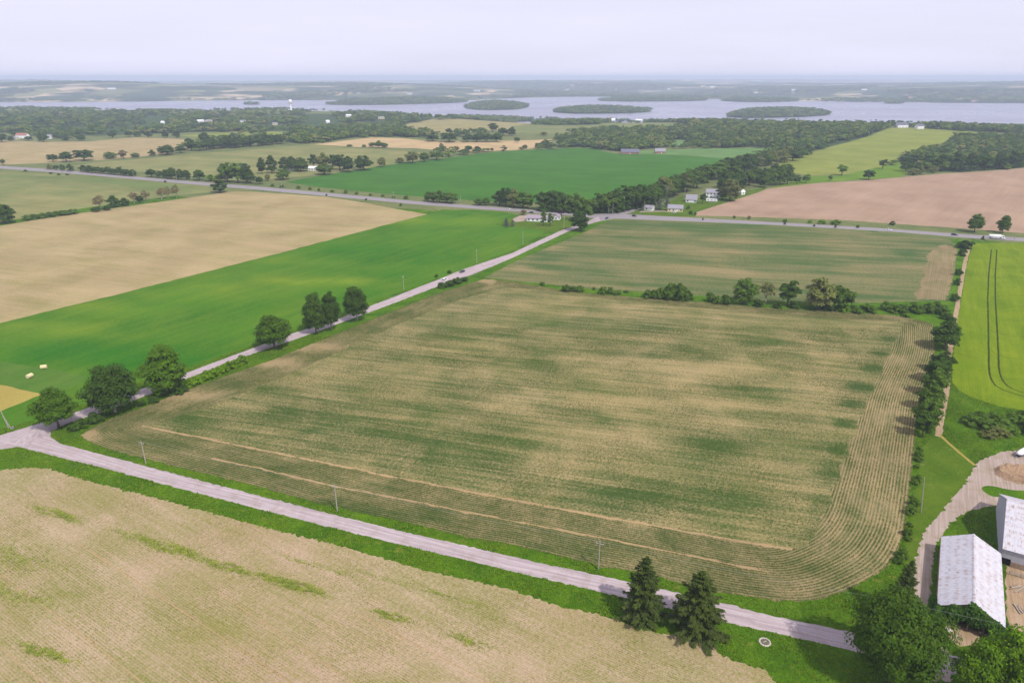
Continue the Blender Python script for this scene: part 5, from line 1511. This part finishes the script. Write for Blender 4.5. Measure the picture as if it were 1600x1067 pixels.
mb = MB(); mb.box(-4.4, 2.6, -.08, .08, .4, .5); mb.box(-.2, 2.4, -.9, -.8, .4, .5); mb.box(-.2, 2.4, .8, .9, .4, .5); mb.build('trailer_frame', METAL, bt)
for s in (-1, 1): wheel(bt, 1.2, s * 1.05, .33, .2)
tag(bt, 'white covered boat with navy hull at the right edge of the farmyard', 'boat')

# ------------------------------------------------------------------ small farm things
STRAW = simple('straw', (0.56, 0.49, 0.28), 1.0, 0.25, 4)
for px, py, rz, lab in ((69, 576, 20, 'round straw bale on the mown plot, the one farther right'), (47, 590, 75, 'round straw bale on the mown plot, the one farther left')):
    B = G1(px, py)
    b_ = empty('hay_bale', tuple(B), R(rz))
    mb = MB(); mb.tube([(-1.25, 0, .88), (-1.15, 0, .88), (1.15, 0, .88), (1.25, 0, .88)], [.72, .92, .92, .72], 18); mb.build('roll', STRAW, b_)
    for x in (-.6, 0, .6):
        mb = MB(); mb.tube([(x - .04, 0, .88), (x + .04, 0, .88)], .935, 18); mb.build('twine', simple('twine', (.45, .38, .2), 1, .1, 2), b_)
    tag(b_, lab, 'bale', 'bales on the mown plot')
STONE = simple('pale_stone', (0.46, 0.41, 0.36), 0.95, 0.2, 2)
B = G1(1195, 1003)
fp = empty('fire_pit', tuple(B))
iv, i_f = ico(1)
stm = np_mesh('stone', iv * np.array([.34, .26, .2]) * np.random.default_rng(3).uniform(.85, 1.15, (len(iv), 1)), i_f, STONE)
for k in range(14):
    a_ = 2 * math.pi * k / 14
    link('stone', stm, fp, (1.15 * math.cos(a_), 1.15 * math.sin(a_), .1), a_ + 1.5)
mb = MB(); mb.tube([(0, 0, .02), (0, 0, .05)], .95, 14); mb.build('ash_bed', simple('ash', (.12, .10, .09), 1, .4, 2), fp)
mb = MB(); mb.tube([(-.5, -.2, .16), (.5, .25, .2)], .11, 6); mb.build('log', PALEBARK, fp)
tag(fp, 'small ring of pale stones on the lawn right of the spruces', 'fire pit')
# heap of earth in the yard
def heap(px, py, rx, ry, h, mat, label, name='earth_heap', seed=1, hollow=0.0):
    B = G1(px, py); rg = np.random.default_rng(seed)
    V, F = [], []
    nr, na_ = 7, 26
    for i in range(nr + 1):
        f = i / nr
        for k in range(na_):
            a = 2 * math.pi * k / na_
            z = h * (math.exp(-((f - hollow) / .38) ** 2)) * rg.uniform(.75, 1.25) if i < nr else -.05
            V.append((rx * f * math.cos(a) * rg.uniform(.93, 1.07), ry * f * math.sin(a) * rg.uniform(.93, 1.07), max(z, -.05)))
    F = np.array([(i * na_ + k, i * na_ + (k + 1) % na_, (i + 1) * na_ + (k + 1) % na_, (i + 1) * na_ + k) for i in range(nr) for k in range(na_)])[:, ::-1]
    o_ = link(name, np_mesh(name, V, F, mat, False), None, tuple(B))
    tag(o_, label, 'heap')
EARTH = grass_mat('heap_earth', (0.19, 0.115, 0.07), (0.36, 0.25, 0.16), (0.30, 0.28, 0.12), 4.0)
heap(1594, 742, 7.5, 6.0, 1.3, EARTH, 'ring-shaped heap of brown earth and straw at the right of the yard', seed=2, hollow=.72)
heap(1478, 983, 1.8, 1.0, .5, STONE, 'small pale pile of stones at the corner of the vine-covered shed', 'stone_pile', 4)
fe = empty('yard_fence', tuple(G1(1594, 902)), R(-32))
for x in (-2.4, 0, 2.4):
    mb = MB(); mb.box(x - .08, x + .08, -.08, .08, -.3, 1.3); mb.build('post', POLEW, fe)
for z in (.35, .72, 1.08):
    mb = MB(); mb.box(-2.5, 2.5, -.14, -.09, z, z + .15); mb.build('rail', POLEW, fe)
tag(fe, 'short pale wooden rail fence beside the barn in the barnyard', 'fence')

# odds and ends in the barnyard and beside the shed
for px, py, rz, n, lab in ((1588, 918, 20, 5, 'loose pile of weathered boards beside the barnyard fence'), (1592, 952, 75, 4, 'scattered boards in the barnyard right of the long shed'), (1492, 996, 40, 3, 'short pale logs lying before the vine-covered shed end')):
    pl = empty('board_pile', tuple(G1(px, py)), R(rz))
    for k in range(n):
        mb = MB(); y = (k - n / 2) * .5 + random.uniform(-.15, .15); L = random.uniform(1.2, 2.2)
        mb.box(-L, L, y - .13, y + .13, .02 + .05 * k, .14 + .05 * k)
        bo = mb.build('board', POLEW if k % 2 else BROWNWALL, pl); bo.rotation_euler = (0, 0, random.uniform(-.25, .25))
    tag(pl, lab, 'boards')

# ------------------------------------------------------------------ grass and crop plants (uncountable)
def sample_tris(sel, n, rg, ymin, ymax):
    t = T[sel]
    c_ = V2[t].mean(1)
    t = t[(c_[:, 1] < ymax) & (c_[:, 1] > ymin) & (np.abs(c_[:, 0]) < 0.8 * c_[:, 1] + 30)]
    a = np.abs(area2(t)); k = rg.choice(len(t), n, p=a / a.sum())
    r1, r2 = np.sqrt(rg.random(n)), rg.random(n)
    P3 = V3[t[k]]
    return P3[:, 0] * (1 - r1)[:, None] + P3[:, 1] * (r1 * (1 - r2))[:, None] + P3[:, 2] * (r1 * r2)[:, None]

def blades(name, p, h, tint, label, cat, seed, spread=(.3, 1.2), wid=.35, k=3):
    rg = np.random.default_rng(seed)
    n = len(p)
    V = []
    for j in range(k):
        th = rg.uniform(0, 6.28, n); ln = rg.uniform(*spread, n)
        d = np.stack([np.cos(th), np.sin(th), np.zeros(n)], 1)
        s_ = np.stack([-np.sin(th), np.cos(th), np.zeros(n)], 1) * (h * wid)[:, None]
        up = np.array([0, 0, 1.0]) * h[:, None]
        b0 = p - np.array([0, 0, .02])
        V.append(np.stack([b0 - s_, b0 + s_, p + up + d * (h * ln)[:, None]], 1))
    V = np.stack(V, 1).reshape(-1, 3)
    o_ = link(name, np_mesh(name, V, np.arange(len(V)).reshape(-1, 3), FOL))
    o_.color = (*tint, 1)
    tag(o_, label, cat, kind='stuff')
rg = np.random.default_rng(5)
p = sample_tris(near_sel, 110000, rg, 85, 320)
blades('grass', p, .22 * rg.uniform(.5, 1.5, len(p)) * (.5 + fnoise(p[:, :2], 3.2, 1.3)), (.084, .148, .011), 'long green grass on the verges of the near roads and field edges', 'grass', 6)
def reg_sel(name): return np.isin(rid, [i for i, r in enumerate(REG) if r['name'] == name])
def reg_dens(name): return [r for r in REG if r['name'] == name][0]['dens']
# headland rows
p = sample_tris(reg_sel('crop_field_headland'), 420000, rg, 90, 420)
row = seg_dist(p[:, :2], MAINB)
ph = np.abs((row / .9 - .25 + .5) % 1.0 - .5) * .9
cv = reg_dens('crop_field_headland')(p[:, :2]) + (fnoise(p[:, :2], 4.0, 2.2) - .5) * 1.1
p = p[(ph < .17) & (rg.random(len(p)) < np.clip(cv * 1.5, .05, 1))]
blades('crop_plants', p, .20 * rg.uniform(.6, 1.4, len(p)), (.066, .098, .026), 'young crop plants in curving rows round the headland of the big field', 'crop', 7, (.6, 1.6), .3)
p = sample_tris(reg_sel('crop_field'), 420000, rg, 100, 330)
a_ = R(-15); row = -p[:, 0] * math.sin(a_) + p[:, 1] * math.cos(a_)
ph = np.abs((row / .78 - .25 + .5) % 1.0 - .5) * .78
cv = reg_dens('crop_field')(p[:, :2]) + (fnoise(p[:, :2], 6.0, 4.2) - .5) * 1.2
p = p[(ph < .2) & (rg.random(len(p)) < np.clip(cv * 1.2, .03, 1))]
blades('crop_plants', p, .19 * rg.uniform(.6, 1.4, len(p)), (.060, .095, .022), 'young crop plants in straight rows across the big field', 'crop', 8, (.6, 1.6), .3)
p = sample_tris(reg_sel('foreground_field'), 300000, rg, 60, 240)
a_ = R(ANG_F); row = -p[:, 0] * math.sin(a_) + p[:, 1] * math.cos(a_)
ph = np.abs((row / .6 - .25 + .5) % 1.0 - .5) * .6
cv = reg_dens('foreground_field')(p[:, :2]) + (fnoise(p[:, :2], 5.0, 1.2) - .5) * 1.0
p = p[(ph < .15) & (rg.random(len(p)) < np.clip(cv * 1.1, .04, 1))]
blades('crop_plants', p, .13 * rg.uniform(.6, 1.4, len(p)), (.17, .175, .045), 'sparse pale seedlings in thin rows on the foreground field', 'crop', 9, (.6, 1.6), .35)
# weeds greening up in the foreground field
pts_ = []
for cx, cy, rx, ry, n in ((268, 857, 34, 6, 5200), (355, 886, 26, 5, 2600), (465, 916, 26, 5, 4200), (90, 803, 26, 5, 3000), (70, 1020, 24, 6, 2600), (610, 962, 20, 4, 1500), (215, 840, 24, 5, 1200), (420, 903, 20, 4, 1200), (730, 1000, 26, 5, 900), (40, 870, 40, 16, 2600), (30, 930, 40, 12, 2200), (500, 885, 40, 3, 800), (660, 920, 60, 3, 900)):
    c = G1(cx, cy); ex = G1(cx + rx, cy + rx * .28) - c; ey = G1(cx, cy - ry) - c
    q = rg.normal(0, .8, (int(n * .8), 2))
    q = q[fnoise(q * 3.1 + cx, 1.0, 2.0) + rg.normal(0, .12, len(q)) > .45]
    pts_.append(c + q[:, :1] * ex + q[:, 1:] * ey)
p = np.concatenate(pts_)
p[:, 2] = terrain(p[:, 0], p[:, 1])
blades('weeds', p, .2 * rg.uniform(.5, 1.4, len(p)), (.17, .215, .045), 'patches of green weeds scattered in the foreground field', 'weeds', 11, (.6, 1.6), .35)
# ------------------------------------------------------------------ woods: instanced far trees, one mass each
LIB = bpy.data.collections.new('far_tree_library')
for i in range(4):
    me = PROTO['far%d' % i]['crown'].copy()
    me.materials.clear()
    me.materials.append(foliage_mat('far_foliage', [(.042, .085, .018), (.085, .14, .024), (.13, .15, .055), (.034, .062, .026)][i]))
    o = bpy.data.objects.new('far_tree', me)
    LIB.objects.link(o)

def scatter_group():
    ng = bpy.data.node_groups.new('wood_scatter', 'GeometryNodeTree')
    ng.interface.new_socket('Geometry', in_out='INPUT', socket_type='NodeSocketGeometry')
    ng.interface.new_socket('Geometry', in_out='OUTPUT', socket_type='NodeSocketGeometry')
    n, l = ng.nodes, ng.links
    gi, go = n.new('NodeGroupInput'), n.new('NodeGroupOutput')
    ip = n.new('GeometryNodeInstanceOnPoints')
    ci = n.new('GeometryNodeCollectionInfo')
    ci.inputs[0].default_value = LIB
    ci.inputs['Separate Children'].default_value = True
    ci.inputs['Reset Children'].default_value = True
    ip.inputs['Pick Instance'].default_value = True
    def na(name, t):
        a = n.new('GeometryNodeInputNamedAttribute')
        a.data_type = t
        a.inputs[0].default_value = name
        return a.outputs[0]
    l.new(gi.outputs[0], ip.inputs['Points'])
    l.new(ci.outputs[0], ip.inputs['Instance'])
    l.new(na('idx', 'INT'), ip.inputs['Instance Index'])
    er = n.new('ShaderNodeCombineXYZ')
    l.new(na('rz', 'FLOAT'), er.inputs[2])
    e2 = n.new('FunctionNodeEulerToRotation')
    l.new(er.outputs[0], e2.inputs[0])
    l.new(e2.outputs[0], ip.inputs['Rotation'])
    sc = n.new('ShaderNodeCombineXYZ')
    s1, s2 = na('sw', 'FLOAT'), na('sh', 'FLOAT')
    l.new(s1, sc.inputs[0]); l.new(s1, sc.inputs[1]); l.new(s2, sc.inputs[2])
    l.new(sc.outputs[0], ip.inputs['Scale'])
    l.new(ip.outputs[0], go.inputs[0])
    return ng
SCAT = scatter_group()

def make_wood(name, X, label, wmul=1.0, hmul=1.0, drop=0.3, z=None):
    if z is None:                        # leave the houses in the woods some open ground
        keep = np.ones(len(X), bool)
        for c in CLEAR:
            d = c / np.hypot(*c)
            v = X - c
            al_, pe_ = v @ d, np.abs(v[:, 0] * d[1] - v[:, 1] * d[0])
            keep &= ~((al_ < 14) & (al_ > -0.075 * np.hypot(*c)) & (pe_ < 20))
        X = X[keep]
    n = len(X)
    Z = terrain(X[:, 0], X[:, 1]) if z is None else z
    me = bpy.data.meshes.new(name)
    me.vertices.add(n)
    me.vertices.foreach_set('co', np.column_stack([X, Z - drop]).astype(np.float32).ravel())
    for k, t, v in (('idx', 'INT', rng.choice(4, n, p=[.4, .35, .1, .15])), ('rz', 'FLOAT', rng.uniform(0, 6.28, n)), ('sw', 'FLOAT', wmul * rng.uniform(.65, 1.5, n)), ('sh', 'FLOAT', hmul * rng.uniform(.55, 1.35, n))):
        a = me.attributes.new(k, t, 'POINT')
        a.data.foreach_set('value', np.asarray(v, dtype=np.int32 if t == 'INT' else np.float32))
    o = link(name, me)
    m = o.modifiers.new('scatter', 'NODES')
    m.node_group = SCAT
    tag(o, label, 'woodland', kind='stuff')
    return o

WLAB = {'left': 'wide dark woodland between the upper left fields and the lake', 'left_lower': 'dense wood around the bright clearing left of the stubble strip',
        'center_shore': 'low tree band along the near lake shore behind the pasture', 'center': 'dense green wood behind the two brick houses',
        'right': 'broad wood left of the yellow-green hill field', 'right_shore': 'dark shoreline wood behind the yellow-green hill', 'right_lower': 'dark wood above the ploughed field at the right edge'}
for k, (P, sp, kw) in WOODS.items():
    x0, y0 = P.min(0); x1, y1 = P.max(0)
    X = grid(x0, x1, y0, y1, sp, 0.45)
    wob = np.column_stack([fnoise(X, 17.0, 1.0), fnoise(X, 17.0, 6.0)]) - 0.5
    X = X[inside(X + wob * 75, P)]
    X = X[(fnoise(X, 90.0, len(k)) * 0.5 + fnoise(X, 26.0, len(k) * 2.0) * 0.5) > kw['mask'] + 0.07]
    okk = np.ones(len(X), bool)
    for r in REG:
        if r['name'] in ('back_road', 'grain_hill_field', 'soy_field', 'ploughed_field'): okk &= ~inside(X, r['P'])
    X = X[okk]
    make_wood('woodland', X, WLAB[k], 1.15 * sp / 12, 0.8 * (1 + (sp - 11) * 0.03))
# scattered trees of the far meadows, too many and too small to pick apart
X = grid(-2600, 2600, 1050, 3600, 26, 0.45)
px_, py_, _d = proj(np.column_stack([X, terrain(X[:, 0], X[:, 1])]))
ok = (px_ > -150) & (px_ < 1750) & (X[:, 1] < shore_near(X[:, 0]) - 15)
X = X[ok]
X = X[(fnoise(X, 70.0, 3.0) > 0.56)]
okk = np.ones(len(X), bool)
for r in REG:
    if r['name'] not in ('wood_floor',): okk &= ~inside(X, r['P'])
X = X[okk]
make_wood('woodland', X, 'scattered far trees and hedges between the fields and the near shore', 1.2, 0.75)
# islands
def island(name, pts, h, label, ilabel=None):
    P = plane_pt([p[0] for p in pts], [p[1] for p in pts], LAKE_Z)[:, :2]
    P = smooth_closed(P, 2)
    c = P.mean(0)
    V, F = [], []
    n = len(P)
    for f, z in ((1.0, -2.0), (0.97, 1.0), (0.75, h * .6), (0.4, h * .95)):
        V += [(*(c + (p - c) * f), LAKE_Z + z) for p in P]
    V.append((c[0], c[1], LAKE_Z + h))
    F4 = [(r_ * n + i, r_ * n + (i + 1) % n, (r_ + 1) * n + (i + 1) % n, (r_ + 1) * n + i) for r_ in range(3) for i in range(n)]
    F3 = [(3 * n + i, 3 * n + (i + 1) % n, 4 * n) for i in range(n)]
    o = link('island', np_mesh('island', V, [np.array(F4), np.array(F3)], WOODFLOOR, True))
    tag(o, kind='structure')
    X = grid(P[:, 0].min(), P[:, 0].max(), P[:, 1].min(), P[:, 1].max(), 19, 0.45)
    X = X[inside(X, c + (P - c) * 0.97)]
    # height of the dome under each tree
    best = np.zeros(len(X))
    for f, z in ((0.97, 1.0), (0.86, h * .3), (0.75, h * .6), (0.58, h * .78), (0.4, h * .95), (0.2, h * .97)):
        best[inside(X, c + (P - c) * f)] = z
    make_wood('woodland', X, label, 1.7, 1.0, 0.8, LAKE_Z + best)
island('i1', [(720, 168), (735, 163), (760, 160), (800, 161), (822, 164), (829, 167), (815, 171), (780, 173), (740, 172.5)], 14, 'wooded island left of centre on the lake')
island('i2', [(856, 175), (880, 170), (920, 168), (980, 169.5), (1015, 172), (1021, 175), (990, 177.5), (930, 178.5), (880, 178)], 10, 'long low wooded island in the middle of the lake')
island('i3', [(1128, 182), (1150, 176), (1180, 172), (1240, 171.5), (1290, 174), (1303, 179), (1270, 183), (1200, 185), (1150, 185)], 12, 'wooded island right of centre, nearest the shore')
island('i4', [(496, 163.5), (530, 161), (560, 158.5), (640, 156), (720, 156), (735, 158), (730, 160.5), (680, 162.5), (600, 164.5), (540, 165)], 22, 'wooded peninsula reaching left into the lake')
island('i5', [(928, 157), (960, 154), (1010, 153), (1080, 154.5), (1116, 157), (1080, 158.6), (1000, 159.3), (945, 158.8)], 12, 'thin wooded spit behind the long island')
island('i6', [(1118, 157.5), (1140, 155), (1200, 154), (1260, 157), (1230, 160), (1160, 160)], 14, 'wooded point at the far shore right of centre')
island('i7', [(378, 163.4), (392, 162.2), (408, 162.8), (404, 163.9), (388, 164.1)], 3, 'tiny wooded islet on the left of the lake')
island('i8', [(1376, 161.5), (1395, 160.5), (1417, 161.2), (1405, 162.4), (1388, 162.5)], 3, 'tiny dark islet at the far right shore')
# far shore woods
X = grid(-8000, 8000, 4300, 12500, 60, 0.45)
px_, py_, _d = proj(np.column_stack([X, terrain(X[:, 0], X[:, 1])]))
X = X[(px_ > -100) & (px_ < 1700) & (X[:, 1] > shore_far(X[:, 0]) + 20)]
nz = fnoise(X, 420.0, 1.0) * 0.55 + fnoise(X, 1150.0, 5.0) * 0.45
X = X[(nz > 0.49) | (X[:, 1] < shore_far(X[:, 0]) + 90)]
make_wood('woodland', X, 'far wooded hills and hedges beyond the lake', 4.2, 1.15)
HB = MB(); HB.box(-22500, 22500, -4500, 22500, -60, 150)
hm = bpy.data.materials.new('haze_air'); hm.use_nodes = True
hm.node_tree.nodes.clear()
ho = hm.node_tree.nodes.new('ShaderNodeOutputMaterial')
hv = hm.node_tree.nodes.new('ShaderNodeVolumePrincipled')
hv.inputs['Color'].default_value = (0.72, 0.83, 1.0, 1)
hv.inputs['Density'].default_value = HAZE_DENSITY
hv.inputs['Anisotropy'].default_value = 0.0
hm.node_tree.links.new(hv.outputs[0], ho.inputs['Volume'])
haze = HB.build('haze', hm)
tag(haze, 'thin pale summer haze over the fields, lake and far shore', 'haze', kind='stuff')
